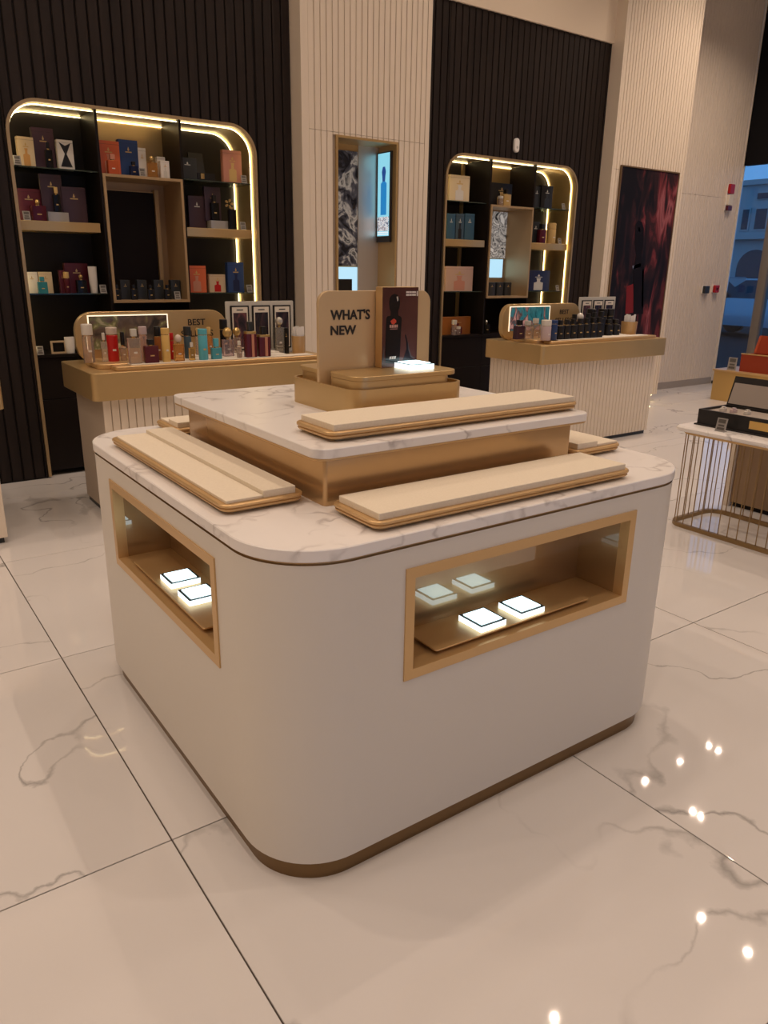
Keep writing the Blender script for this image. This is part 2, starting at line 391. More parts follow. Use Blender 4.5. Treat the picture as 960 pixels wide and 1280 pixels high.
for p in bo.data.polygons:
    if p.area > .012 and max(abs(p.normal.x), abs(p.normal.y), abs(p.normal.z)) > .99999: p.use_smooth = False
isl.part('reveal', MB().slab(IX0+.006, IY0+.006, IX1-.006, IY1-.006, zr-.02, ZM, IR-.006, 0, 14), M_oak)
wt = Thing('island_worktop', 'white marble worktop with rounded corners lying on the cream island', 'worktop', (1.416, 2.068, ZM))
wt.part('marble_slab', MB().slab(IX0-.004, IY0-.004, IX1+.004, IY1+.004, ZM, ZT, IR+.004, .0025, 16), M_mtop)
def niche(front):
    q0, q1, z0, z1 = NF if front else NL
    B = .027
    def mp(t, d, z): return (t, IY0+d, z) if front else (IX0+d, t, z)
    def bx(mb, t0, d0, u0, t1, d1, u1):
        a, b = mp(t0, d0, u0), mp(t1, d1, u1); return mb.box(min(a[0], b[0]), min(a[1], b[1]), u0, max(a[0], b[0]), max(a[1], b[1]), u1)
    fr = MB()
    bx(fr, q0, -.004, z0, q0+B, .03, z1); bx(fr, q1-B, -.004, z0, q1, .03, z1); bx(fr, q0+B, -.004, z0, q1-B, .03, z0+B); bx(fr, q0+B, -.004, z1-B, q1-B, .03, z1)
    isl.part('niche_frame', fr, M_oak)
    a0, a1, c0, c1 = q0+B, q1-B, z0+B, z1-B; t = .012
    bxs = MB(); bx(bxs, a0-t, .03, c0-t, a1+t, ND, c0); bx(bxs, a0-t, .03, c1, a1+t, ND, c1+t)
    isl.part('niche_lining', bxs, M_oak)
    bk = MB(); bx(bk, a0-t, ND, c0-t, a1+t, ND+.01, c1+t); bx(bk, a0-t, .03, c0, a0, ND, c1); bx(bk, a1, .03, c0, a1+t, ND, c1)
    isl.part('niche_mirror', bk, M_goldm)
    p0, p1 = (1.125, 1.715) if front else (1.78, 2.37)
    pl = MB()
    a, b = mp(p0, .018, 0), mp(p1, .135, 0)
    pl.slab(a[0], a[1], b[0], b[1], .549, .554, .008, .001, 3)
    ft = MB(); a, b = mp(p0+.03, .04, 0), mp(p1-.03, .12, 0); ft.box(min(a[0], b[0]), min(a[1], b[1]), c0, max(a[0], b[0]), max(a[1], b[1]), .549)
    s = isl.part('shelf_plate', pl, M_oak); isl.part('shelf_support', ft, M_oak, s)
niche(True); niche(False)
# gold riser and upper marble slab belong to the island's fixed top
UX0, UY0, UX1, UY1 = .950, 1.592, 1.866, 2.508
ris = Thing('island_riser', 'square gold riser with its own marble slab, standing in the middle of the island top', 'riser', (1.408, 2.05, ZT))
ris.part('gold_box', MB().slab(UX0, UY0, UX1, UY1, ZT, 1.031, .012, 0, 5), mat('gold lacquer polished', (.56, .37, .185), .2, .62))
ris.part('gold_underlay', MB().slab(UX0-.040, UY0-.038, UX1+.042, UY1+.04, 1.031, 1.037, .04, .001, 6), M_oak)
ris.part('upper_marble_slab', MB().slab(UX0-.043, UY0-.041, UX1+.045, UY1+.043, 1.037, 1.062, .045, .002, 8), M_mtop)

# display trays on the island
def tray(label, x0, y0, x1, y1, zt, boards, name='display_tray'):
    t = Thing(name, label, 'display tray', ((x0+x1)/2, (y0+y1)/2, zt), 'gold display trays with cream boards on the island')
    t.part('foot', MB().slab(x0+.03, y0+.03, x1-.03, y1-.03, zt, zt+.009, .01, 0, 3), M_gold)
    t.part('tray_base', MB().slab(x0+.003, y0+.003, x1-.003, y1-.003, zt+.008, zt+.0185, .03, .004, 7), M_oak)
    t.part('tray_rim', MB().slab(x0, y0, x1, y1, zt+.0185, zt+.028, .033, .0025, 7), M_oak)
    for (a, b, c, d, top) in boards:
        t.part('board', MB().slab(a, b, c, d, zt+.028, zt+top, .0015, .001, 1), M_board)
tray('gold tray with one cream board along the front edge of the marble island top', .938, 1.344, 1.866, 1.552, ZT, [(.955, 1.356, 1.842, 1.532, .045)])
tray('gold tray with two stepped cream boards on the left edge of the marble island top', .697, 1.648, .930, 2.575, ZT, [(.712, 1.640+.022, .812, 2.545, .036), (.8125, 1.662, .905, 2.545, .047)])
tray('gold tray with two stepped cream boards on the marble edge facing the window table', 1.900, 1.590, 2.133, 2.50, ZT, [(1.918, 1.604, 2.015, 2.486, .047), (2.0155, 1.604, 2.118, 2.486, .036)])
tray('gold tray with cream boards on the island edge facing the wall cabinets', .925, 2.585, 1.85, 2.79, ZT, [(.945, 2.60, 1.83, 2.69, .047), (.945, 2.6905, 1.83, 2.778, .036)])
tray('gold tray with one long cream board on the raised upper marble slab', .972, 1.598, 1.905, 1.797, 1.062, [(.990, 1.610, 1.888, 1.780, .045)])

# ------------------------------------------------------------------ "what's new" podium
pod = Thing('display_podium', 'stepped gold podium with an upright sign panel reading WHAT\'S NEW on the upper marble slab', 'display podium', (1.415, 2.04, 1.062))
px0, px1, py0, py1 = 1.200, 1.632, 1.842, 2.235
bz0, bz1 = 1.062, 1.144
pb = MB(); o1 = rrect(px0, py0, px1, py1, .05, 8); o2 = rrect(px0+.008, py0+.008, px1-.008, py1-.008, .043, 8)
pb.rings([[(*p, bz0) for p in o1], [(*p, bz1) for p in o1], [(*p, bz1) for p in o2], [(*p, bz1-.012) for p in o2]])
pod.part('base', pb, M_gold)
pod.part('front_step', MB().slab(px0+.020, py0+.018, px1-.040, 2.032, 1.132, 1.166, .045, 0, 8), M_gold)
pod.part('front_plate', MB().slab(px0+.020, py0+.016, px1-.012, 2.036, 1.166, 1.1800, .047, .0015, 8), M_gold)
pod.part('back_step', MB().slab(px0+.026, 2.068, px1-.030, py1-.02, 1.132, 1.166, .04, 0, 8), M_gold)
pod.part('back_plate', MB().slab(px0+.020, 2.066, px1-.012, py1-.014, 1.166, 1.180, .04, .0015, 8), M_gold)
pn = pod.part('sign_panel', MB().slab(1.204, 1.10, 1.636, 1.418, 2.044, 2.058, .038, .0015, 8, 'y'), mat('sign panel gold', (.68, .50, .29), .30, .3))
pod.part('lettering', text_mb("WHAT'S", 1.246, 1.331, .146, .0315, 2.0437, bold=.028), M_line, pn, label="black lettering WHAT'S")
pod.part('lettering', text_mb("NEW", 1.246, 1.2860, .094, .0285, 2.0437, bold=.028), M_line, pn, label='black lettering NEW')
# picture card leaning on the podium
pc = Thing('picture_card', 'thick maroon card printed with a dark perfume bottle, standing before the sign panel', 'picture card', (1.46, 2.02, 1.18))
cx0, cx1, cz0, cz1, cy = 1.411, 1.553, 1.1805, 1.430, 2.004
pc.part('card_block', MB().slab(cx0, cz0, cx1, cz1, cy, cy+.036, .002, .001, 2, 'y'), M_oak)
Mp = mat('maroon print', (.085, .030, .028), .12); add_noise(Mp, 6., (.065, .022, .022), (.105, .040, .036)); Mp.node_tree.nodes['Principled BSDF'].inputs['Roughness'].default_value = .12
pr = pc.part('print', MB().box(cx0+.001, cy-.001, cz0+.001, cx1-.001, cy, cz1-.001), Mp)
def card_xz(u, v): return cx0+(u-55)/(635-55)*(cx1-cx0), cz1-(v-50)/(1235-50)*(cz1-cz0)
def poly_print(pts, M, lift, label=None):
    m = MB().prism([card_xz(*p) for p in pts], cy-.001-lift, cy-.001); o = pc.part('print_shape', m, M, pr)
    if label: o['label'] = label
Mbot = mat('print black glass', (.008, .007, .010), .12)
Mhi = mat('print highlight', (.07, .055, .06), .2)
shape = [(118, 1160), (110, 1000), (120, 500), (140, 470), (185, 465), (190, 400), (170, 360), (160, 280), (170, 210), (200, 165), (245, 150), (290, 165), (325, 210), (335, 280), (325, 350), (305, 400), (308, 465), (350, 480), (366, 510), (350, 1000), (335, 1190)]
poly_print(shape, Mbot, .0004, 'printed black perfume bottle')
poly_print([(275, 190), (300, 185), (308, 240), (290, 260)], mat('print glint', (.5, .45, .42), .3), .0008)
poly_print([(185, 540), (215, 520), (240, 505), (275, 530), (280, 560), (240, 595), (205, 585)], mat('print red', (.55, .06, .03), .4), .0008, 'red emblem')
Mpt = mat('print pale pink', (.60, .33, .27), .4)
for k, (a, b) in enumerate(((175, 195), (205, 225), (232, 252), (258, 276), (282, 302))): poly_print([(a, 640), (a, 598), (b, 598), (b, 640)], Mpt, .0008)
poly_print([(180, 668), (180, 652), (298, 652), (298, 668)], mat('print dull pink', (.28, .13, .11), .4), .0008)
for a, b in ((178, 208), (214, 244), (250, 278)): poly_print([(a, 1110), (a+4, 1070), (b+4, 1065), (b, 1105)], M_white, .0008)
for v0, v1 in ((112, 138), (152, 178)):
    for a, b in ((430, 480), (486, 520), (526, 588)): poly_print([(a, v1), (a, v0), (b, v0), (b, v1)], mat('print white', (.75, .68, .64), .4), .0006)
poly_print([(602, 182), (602, 110), (622, 110), (622, 182)], mat('print white', (.75, .68, .64), .4), .0006)
poly_print([(380, 1190), (420, 1080), (455, 960), (445, 850), (425, 770), (435, 740), (455, 800), (490, 960), (520, 1080), (570, 1130), (560, 1200)], mat('print dark plum', (.012, .010, .016), .2), .0004)
poly_print([(472, 830), (500, 960), (535, 1070), (600, 1110), (598, 1125), (525, 1095), (485, 975)], Mhi, .0006)
poly_print([(60, 1140), (75, 1000), (95, 880), (98, 960), (90, 1140)], Mhi, .0004)

# glowing square pads
def pad_thing(loc, label, group=None):
    t = Thing('light_pad', label, 'light pad', loc, group); s = .0475
    t.part('pad_body', MB().slab(-s, -s, s, s, 0, .016, .004, .001, 3), M_pad_side, local=True)
    t.part('pad_border', MB().slab(-s+.001, -s+.001, s-.001, s-.001, .016, .0175, .003, .0003, 3), mat('pad border', (.05, .07, .08), .3), local=True)
    t.part('pad_face', MB().slab(-s+.009, -s+.009, s-.009, s-.009, .0175, .0195, .002, .0003, 2), M_padw, local=True)
for x, w in ((1.3345, 1), (1.4855, 0)): pad_thing((x, 1.392, .554), ('glowing square pad in the wide niche, next to its end at the rounded corner' if w else 'glowing square pad in the wide niche, near the middle of its gold shelf'), 'light pads in the island niches')
for y, w in ((1.980, 1), (2.127, 0)): pad_thing((.748, y, .554), ('glowing square pad partly hidden by the frame of the niche under the two stepped boards' if w else 'glowing square pad fully seen in the niche under the two stepped cream boards'), 'light pads in the island niches')
pad_thing((1.510, 1.962, 1.18), 'glowing white square display pad on the podium beside the dark bottle picture card')

# ------------------------------------------------------------------ wall cabinets
def arch_path(x0, x1, ztop, r, ins, z0=.012, n=10):
    a, b, t, rr = x0+ins, x1-ins, ztop-ins, max(r-ins, .01)
    p = [(a, z0)]+[(a+rr-rr*math.cos(R_(90*k/n)), t-rr+rr*math.sin(R_(90*k/n))) for k in range(n+1)]
    p += [(b-rr+rr*math.sin(R_(90*k/n)), t-rr+rr*math.cos(R_(90*k/n))) for k in range(n+1)]+[(b, z0)]
    return p
def arch_sweep(x0, x1, ztop, r, i0, i1, y0, y1, z0=.012):
    A, B = arch_path(x0, x1, ztop, r, i0, z0), arch_path(x0, x1, ztop, r, i1, z0); mb = MB(); n = len(A)
    rs = [[(x, y0, z) for x, z in A], [(x, y0, z) for x, z in B], [(x, y1, z) for x, z in B], [(x, y1, z) for x, z in A]]
    vs = [p for q in rs for p in q]; fs = []
    for k in range(4):
        for i in range(n-1): fs.append((k*n+i, k*n+i+1, ((k+1) % 4)*n+i+1, ((k+1) % 4)*n+i))
    fs += [(0, n, 2*n, 3*n), (n-1, 2*n-1, 3*n-1, 4*n-1)]
    return mb.add(vs, fs)
ZS1, ZS2, ZS2b, ZS3, ZS4 = 2.088, 1.752, 1.690, 1.284, .872
YBK = 6.10
def screen_mat(name, stops, scale, strength, stretch=(1, 1, 1), kind='noise'):
    M = mat(name, (.01, .01, .01), .15); N, L, b = nodes(M); tc = N.new('ShaderNodeTexCoord'); mp = N.new('ShaderNodeMapping'); mp.inputs['Scale'].default_value = stretch
    n = N.new('ShaderNodeTexNoise' if kind == 'noise' else 'ShaderNodeTexVoronoi'); n.inputs['Scale'].default_value = scale
    if kind == 'noise': n.inputs['Detail'].default_value = 5; n.inputs['Distortion'].default_value = 1.5
    L.new(tc.outputs['Object'], mp.inputs[0]); L.new(mp.outputs[0], n.inputs['Vector']); r = ramp(N, stops); L.new(n.outputs[0], r.inputs[0])
    L.new(r.outputs[0], b.inputs['Emission Color']); b.inputs['Emission Strength'].default_value = strength; L.new(r.outputs[0], b.inputs['Base Color'])
    return M
M_floral = screen_mat('floral screen image', [(.38, (.006, .006, .008)), (.50, (.05, .045, .05)), (.58, (.30, .26, .22)), (.66, (.02, .018, .02)), (.75, (.42, .38, .33))], 7., .55)
M_flower2 = screen_mat('pale flower screen image', [(.36, (.03, .03, .03)), (.47, (.55, .52, .48)), (.55, (.10, .09, .09)), (.64, (.65, .62, .58))], 9., .45)
M_bright = mat('bright blue white screen', (.1, .1, .1), .2, emit=(.50, .82, 1.), es=.95)
M_shoplav = mat('cyan screen ground', (.1, .1, .1), .2, emit=(.28, .72, .88), es=.9)
def cabinet(idx, label):
    x0, w = CAB[idx]; x1 = x0+w
    t = Thing('wall_cabinet', label, 'display cabinet', (x0+w/2, YD, 0))
    t.part('frame_trim', arch_sweep(x0, x1, CZ, CR, .001, .021, YD-.012, YD+.035), mat('satin gold trim', (.50, .36, .20), .38, .55))
    t.part('lining', arch_sweep(x0, x1, CZ, CR, .012, .02, YD+.035, YBK), M_gold)
    bk = MB().prism(arch_path(x0, x1, CZ, CR, .012), YBK, YBK+.015)
    t.part('back_panel', bk, M_grey)
    d1, d2 = x0+.565, x0+1.150
    for d in (d1, d2): t.part('divider', MB().box(d, YD+.02, ZS4, d+.018, YBK, CZ-.022), M_blackp)
    t.part('centre_back', MB().box(d1+.018, YBK-.012, 2.08, d2, YBK, CZ-.022), M_gold)
    for (a, b) in ((x0+.022, d1), (d2+.018, x1-.022)):
        for z in (ZS1, ZS3):
            sh = t.part('glass_shelf', MB().slab(a+.002, YD+.055, b-.002, YBK-.002, z-.008, z, .003, .001, 2), M_shelfglass)
            t.part('glass_edge', MB().box(a+.004, YD+.052, z-.008, b-.004, YD+.0545, z), M_glassS, sh)
        t.part('gold_shelf', MB().slab(a+.001, YD+.028, b-.024, YBK-.01, ZS2b, ZS2, .004, .002, 2), M_gold)
    t.part('base_shelf', MB().box(x0+.022, YD+.03, ZS4-.02, x1-.022, YBK, ZS4), M_blackp)
    n = 3
    for k in range(n):
        a, b = x0+.024+(w-.048)*k/n, x0+.024+(w-.048)*(k+1)/n
        for z0, z1 in ((.04, .555), (.56, ZS4-.022)): t.part('drawer_front', MB().slab(a+.0015, z0, b-.0015, z1, YD+.045, YD+.063, .002, .001, 1, 'y'), M_blackp)
    # open gold box in the middle bay
    c0, c1, z0, z1 = d1+.018, d2+.002, 1.218, 2.076; T = .018
    bx = MB().box(c0, YD+.005, z1-T, c1, YBK, z1).box(c0, YD+.005, z0, c1, YBK, z0+T).box(c0, YD+.005, z0+T, c0+T, YBK, z1-T).box(c1-T, YD+.005, z0+T, c1, YBK, z1-T)
    cb = t.part('centre_box', bx, mat('gold box lacquer', (.50, .34, .18), .4, .4))
    t.part('box_back', MB().box(c0+T, YBK-.02, z0+T, c1-T, YBK-.012, z1-T), mat('gold box lacquer', (.50, .34, .18), .4, .4), cb)
    if idx == 0:
        s = t.part('dark_mirror', MB().box(c0+T+.01, YBK-.06, z0+T+.0, c1-.115, YBK-.02, z1-.08), mat('dark satin panel', (.014, .010, .009), .45, spec=.15), cb)
        t.part('mirror_frame', MB().box(c0+T+.01, YBK-.065, z1-.08, c1-.115, YBK-.02, z1-.075).box(c1-.115, YBK-.085, z0+T, c1-.085, YBK-.02, z1-.06), M_gold, cb)
    else:
        t.part('screen', MB().box(c0+T, YBK-.03, 1.60, c1-T-.004, YBK-.021, z1-T-.01), M_flower2, cb, label='screen showing pale flowers')
        t.part('screen', MB().box(c0+T, YBK-.03, 1.41, c1-T-.03, YBK-.021, 1.59), M_bright, cb, label='bright pale blue screen')
        t.part('back_strip', MB().box(d1-.06, YBK-.03, ZS4, d1-.035, YBK-.001, CZ-.03), M_gold)
    def led(y, ins):
        p = arch_path(x0, x1, CZ, CR, ins, ZS4+.02, 8); return MB().tube([(x, y, z) for x, z in p], .0038, 6)
    t.part('led_strip', led(YD+.055, .027), M_led, label='warm glowing light strip near the front edge')
    t.part('led_strip', led(YBK-.02, .027), M_led, label='warm glowing light strip along the back edge')
    return t
cab1 = cabinet(0, 'arched black wall cabinet with warm light strips and a dark panel in its middle box')
cab2 = cabinet(1, 'arched black wall cabinet with warm light strips and a bright screen in its middle box')

# ------------------------------------------------------------------ goods on the cabinet shelves
def cm(name, c, rough=.45, metal=0., **k): return mat('goods '+name, c, rough, metal, **k)
G = dict(orange=(.62, .13, .05), blue=(.02, .05, .16), navy=(.012, .02, .07), maroon=(.10, .012, .022), purple=(.055, .028, .038), plum=(.075, .035, .05), cream=(.72, .58, .36), white=(.72, .68, .62),
         black=(.010, .009, .009), charcoal=(.03, .033, .035), teal=(.05, .30, .34), gold=(.62, .42, .16), pinkgold=(.55, .24, .16), brown=(.30, .10, .02), steel=(.04, .10, .15), blush=(.55, .36, .27), amber=(.62, .33, .10),
         red=(.50, .012, .012), turq=(.10, .42, .52), clear=(.62, .52, .45), lilac=(.60, .48, .50), yellow=(.70, .45, .14), dkblue=(.05, .085, .11), silver=(.60, .58, .52), beige=(.60, .45, .28))
def gm(k, rough=.4, metal=0.): return cm(f'{k} {rough} {metal}', G[k], rough, metal)
def glassy(k):
    pale = G[k][0] > .5 and k not in ('orange', 'red', 'gold')
    return mat('glass '+k, tuple(min(1, c*1.35) for c in G[k]) if pale else G[k], .06 if pale else .2, 0, trans=.8 if pale else .25, spec=.5 if pale else .25)
def xz(u0, v0, u1, v1, y):
    vm = (v0+v1)/2; a, _ = on_y(u0, vm, y); b, _ = on_y(u1, vm, y); _, zt = on_y((u0+u1)/2, v0, y); return a, b, zt
def carton(label, u0, v0, u1, v1, zs, col, art=None, y=None, d=.05, name='perfume_box', cat='box', emb='gold', group=None):
    y = y or 5.80; a, b, zt = xz(u0, v0, u1, v1, y); h = max(zt-zs, .03)
    t = Thing(name, label, cat, ((a+b)/2, y+d/2, zs), group)
    bd = t.part('carton', MB().slab(a, y, b, y+d, zs, zt, .0025, .0012, 2), gm(col, .38))
    t.part('lid_seam', MB().box(a-.0005, y-.0005, zs+h*.90, b+.0005, y+d+.0005, zs+h*.905), gm('black'), bd)
    w = b-a; cx = (a+b)/2
    lw = w*.32; t.part('emblem', MB().box(cx-lw/2, y-.0008, zs+h*.66, cx+lw/2, y, zs+h*.69).prism([(cx-w*.05, zs+h*.73), (cx, zs+h*.70), (cx+w*.05, zs+h*.73), (cx, zs+h*.82)], y-.0008, y), gm(emb, .3, .5 if emb == 'gold' else 0), bd)
    if art:
        bw = w*.20
        t.part('bottle_print', MB().prism([(cx-bw, zs+h*.04), (cx+bw, zs+h*.04), (cx+bw, zs+h*.40), (cx+bw*.35, zs+h*.44), (cx+bw*.35, zs+h*.52), (cx+bw*.5, zs+h*.62), (cx-bw*.5, zs+h*.62), (cx-bw*.35, zs+h*.52), (cx-bw*.35, zs+h*.44), (cx-bw, zs+h*.40)], y-.0010, y), gm(art, .3), bd)
    return t
def bottle_at(label, x, y, zs, w, h, body, cap, style='square', collar='gold', cap_h=.30, name='perfume_bottle', cat='bottle', group=None, glass=True):
    t = Thing(name, label, cat, (x, y, zs), group); r = w/2; hb = h*(1-cap_h); neck = h*.05
    bmat = glassy(body) if glass else gm(body, .3)
    if style == 'round':
        t.part('body', MB().lathe([(r*.94, 0), (r, h*.02), (r, hb*.93), (r*.80, hb*.985), (r*.5, hb)], n=20), bmat, local=True)
        t.part('collar', MB().lathe([(r*.42, hb), (r*.42, hb+neck)], n=14), gm(collar, .25, .8), local=True)
        t.part('cap', MB().lathe([(r*.60, hb+neck), (r*.62, hb+neck+.002), (r*.62, h*.98), (r*.52, h)], n=16), gm(cap, .3), local=True)
    elif style == 'tall':
        t.part('body', MB().lathe([(r*.96, 0), (r, .003), (r, hb*.97), (r*.9, hb)], n=20), bmat, local=True)
        t.part('collar', MB().lathe([(r*.86, hb), (r*.86, hb+neck*.4)], n=16), gm(collar, .25, .8), local=True)
        t.part('cap', MB().lathe([(r*.98, hb+neck*.4), (r, hb+neck*.4+.002), (r, h*.985), (r*.9, h)], n=20), gm(cap, .3), local=True)
    elif style == 'ball':
        t.part('body', MB().slab(-r, -r*.6, r, r*.6, 0, hb, r*.25, .002, 4), bmat, local=True)
        t.part('collar', MB().lathe([(r*.3, hb), (r*.3, hb+neck)], n=12), gm(collar, .25, .8), local=True)
        rb = (h-hb-neck)/2; t.part('cap', MB().lathe([(max(rb*.9*math.sin(R_(a)), .0008), hb+neck+rb-rb*math.cos(R_(a))) for a in range(10, 180, 20)], n=14), gm(cap, .2, .6 if cap in ('gold', 'silver') else 0), local=True)
    elif style == 'tube':
        t.part('body', MB().rings([[(p[0], p[1]*k, z) for p in rrect(-r*s, -r*s, r*s, r*s, r*s, 5)] for s, k, z in ((.80, 1, hb*.12), (.92, .8, hb*.5), (1., .12, h))]), bmat, local=True)
        t.part('cap', MB().lathe([(r*.78, 0), (r*.8, .002), (r*.8, hb*.14)], n=18), gm(cap, .3), local=True)
    else:
        t.part('body', MB().slab(-r, -r*.55, r, r*.55, 0, hb, r*.16, .002, 3), bmat, local=True)
        t.part('collar', MB().lathe([(r*.36, hb), (r*.36, hb+neck)], n=12), gm(collar, .25, .8), local=True)
        t.part('cap', MB().slab(-r*.46, -r*.44, r*.46, r*.44, hb+neck, h, r*.10, .0015, 3), gm(cap, .3), local=True)
    if style != 'tube':
        t.part('label_print', MB().box(-r*.30, -r*(.551 if style in ('square',) else .601 if style == 'ball' else 1.0)-.0008, hb*.40, r*.30, -r*(.545 if style in ('square',) else .595 if style == 'ball' else .93), hb*.47), gm('gold' if G[body][0] < .3 else 'white', .4), local=True)
    return t
def bottle_px(label, u0, v0, u1, v1, zs, body, cap, style='square', y=5.78, **k):
    a, b, zt = xz(u0, v0, u1, v1, y); return bottle_at(label, (a+b)/2, y, zs, b-a, max(zt-zs, .03), body, cap, style, **k)
def price_card(label, x, y, zs, w=.045, h=.058, group=None):
    t = Thing('price_card', label, 'price card', (x, y, zs), group)
    t.part('foot', MB().slab(-w/2, -.012, w/2, .018, 0, .003, .002, .0005, 2), M_acryl, local=True)
    c = t.part('holder', MB().rings([[(-w/2, -.004, .003), (w/2, -.004, .003), (w/2, .0, .003), (-w/2, .0, .003)], [(-w/2, .010, h), (w/2, .010, h), (w/2, .014, h), (-w/2, .014, h)]]), mat('smoky acrylic', (.34, .32, .30), .25), local=True)
    pts = [(-.36, .62, .36, .92), (-.30, .36, .30, .50), (-.36, .10, .36, .28)]
    m = MB()
    for a, z0, b, z1 in pts:
        f = lambda z: -.0048+.014*z
        m.rings([[(a*w, f(z0), .003+z0*(h-.003)), (b*w, f(z0), .003+z0*(h-.003)), (b*w, f(z0)+.0006, .003+z0*(h-.003)), (a*w, f(z0)+.0006, .003+z0*(h-.003))],
                 [(a*w, f(z1), .003+z1*(h-.003)), (b*w, f(z1), .003+z1*(h-.003)), (b*w, f(z1)+.0006, .003+z1*(h-.003)), (a*w, f(z1)+.0006, .003+z1*(h-.003))]])
    t.part('print', m, M_card_print, c, local=True)
    return t
def pcard_px(label, u, zs, v, y=5.775, **k): x, _ = on_y(u, v, y); return price_card(label, x, y, zs, **k)
ZC = 2.076
# left cabinet, left bay
pcard_px('small clear price card beside the cream candle box on the top glass shelf', 21, ZS1, 195)
carton('cream candle carton with a yellow flame print on the top glass shelf', 22, 171, 43, 205, ZS1, 'cream', 'amber', y=5.84)
carton('tall dark brown carton on the top glass shelf beside a cream candle carton', 41, 160, 68, 206, ZS1, 'plum', y=5.88)
bottle_px('slim black bottle standing before a tall dark carton beside the white hourglass box', 56, 178, 65, 206, ZS1, 'black', 'black', 'square')
t_ = carton('white carton printed with a black hourglass on the top glass shelf', 72, 175, 92, 210, ZS1, 'white', None, y=5.84, emb='gold')
a, b, zt = xz(72, 175, 92, 210, 5.84); cx = (a+b)/2; w_ = (b-a)*.36
t_.part('hourglass_print', MB().prism([(cx-w_, ZS1+.02), (cx+w_, ZS1+.02), (cx+w_*.15, ZS1+.10), (cx+w_, ZS1+.17), (cx, ZS1+.15), (cx-w_, ZS1+.17), (cx-w_*.15, ZS1+.10)], 5.838, 5.84), gm('black'))
carton('square maroon carton on the left gold shelf behind a small dark bottle', 21, 236, 52, 274, ZS2, 'maroon', y=5.86)
bottle_px('small dark red bottle with gold ball cap before the square maroon carton', 38, 249, 57, 274, ZS2, 'maroon', 'gold', 'ball', y=5.80)
pcard_px('small price card near the dark red bottle on the left gold shelf', 33, ZS2, 266, y=5.765)
single('display_block', MB().slab(*((lambda q: (q[0], 5.80, q[1], 5.88))(xz(60, 262, 86, 275, 5.80))), ZS2, ZS2+.062, .002, .001, 2), M_acryl, 'low clear acrylic block carrying a tall plum carton on the left gold shelf', 'block', (on_y(73, 270, 5.84)[0], 5.84, ZS2))
carton('tall plum carton standing on an acrylic block on the left gold shelf', 51, 218, 78, 262, ZS2+.062, 'purple', y=5.845, d=.035)
bottle_px('slim black bottle with gold cap on the acrylic block before a tall plum carton', 66, 234, 75, 262, ZS2+.062, 'black', 'gold', 'square', y=5.82)
carton('wide plum carton at the inner end of the left gold shelf', 78, 234, 108, 275, ZS2, 'purple', y=5.84)
carton('white carton left of the turquoise bottle on the lower glass shelf', 33, 340, 48, 367, ZS3, 'white', y=5.84)
carton('white carton right of the turquoise bottle on the lower glass shelf', 49, 340, 66, 367, ZS3, 'cream', y=5.84)
bottle_px('square turquoise glass bottle before two white cartons', 47, 346, 59, 367, ZS3, 'teal', 'teal', 'square')
carton('narrow maroon carton beside the maroon gift bag on the lower glass shelf', 75, 338, 82, 367, ZS3, 'maroon', y=5.84, d=.04)
bottle_px('slim maroon rollerball bottle with gold cap before the maroon gift carton', 80, 340, 87, 367, ZS3, 'maroon', 'gold', 'tall', y=5.79)
carton('large maroon gift carton with gold emblem on the lower glass shelf', 82, 329, 111, 367, ZS3, 'maroon', y=5.88)
bottle_px('dark bottle with round gold cap before the large maroon gift carton', 95, 343, 108, 367, ZS3, 'black', 'gold', 'ball', y=5.80)
bottle_px('white squeeze tube standing on its cap beside the maroon gift carton', 111, 333, 122, 367, ZS3, 'white', 'white', 'tube', y=5.82, name='cream_tube', cat='tube', glass=False)
pcard_px('small clear price card beside the white squeeze tube on the lower glass shelf', 129, ZS3, 360)
pcard_px('small clear price card on the black base shelf beside a dark picture frame', 50, ZS4, 437)
fr_ = Thing('framed_picture', 'small dark picture frame standing on the black base shelf', 'picture frame', (on_y(73, 434, 5.8)[0], 5.8, ZS4))
a, b, zt = xz(64, 426, 83, 444, 5.80)
fr_.part('frame', MB().box(a, 5.80, ZS4, a+.012, 5.815, zt).box(b-.012, 5.80, ZS4, b, 5.815, zt).box(a+.012, 5.80, ZS4, b-.012, 5.815, ZS4+.012).box(a+.012, 5.80, zt-.012, b-.012, 5.815, zt), gm('beige', .4))
fr_.part('print', MB().box(a+.012, 5.806, ZS4+.012, b-.012, 5.812, zt-.012), gm('black', .3))
bottle_px('white squeeze tube on the black base shelf behind the tester counter', 81, 421, 94, 444, ZS4, 'white', 'white', 'tube', y=5.80, name='cream_tube', cat='tube', glass=False)
# left cabinet, middle bay
carton('orange carton printed with an orange bottle on top of the middle box', 122, 176, 150, 217, ZC, 'orange', 'pinkgold', y=5.84)
bottle_px('orange glass bottle before the orange carton on the middle box', 134, 193, 147, 217, ZC, 'orange', 'pinkgold', 'square', y=5.79)
carton('dark blue carton with gold lettering on top of the middle box', 149, 175, 173, 218, ZC, 'blue', y=5.85)
bottle_px('small dark blue bottle before the dark blue carton', 162, 202, 172, 219, ZC, 'navy', 'black', 'square', y=5.79)
carton('narrow white carton beside the dark blue carton on the middle box', 173, 185, 183, 219, ZC, 'white', y=5.85)
pcard_px('small clear price card before the narrow white carton', 178, ZC, 212, y=5.77)
bottle_px('amber bottle with gold ball cap on top of the middle box', 184, 195, 196, 220, ZC, 'amber', 'gold', 'ball', y=5.79)
carton('white carton behind a smaller one on top of the middle box', 197, 196, 207, 221, ZC, 'white', y=5.84)
carton('small white carton with a grey band at the end of the middle box', 201, 201, 212, 222, ZC, 'white', 'silver', y=5.775)
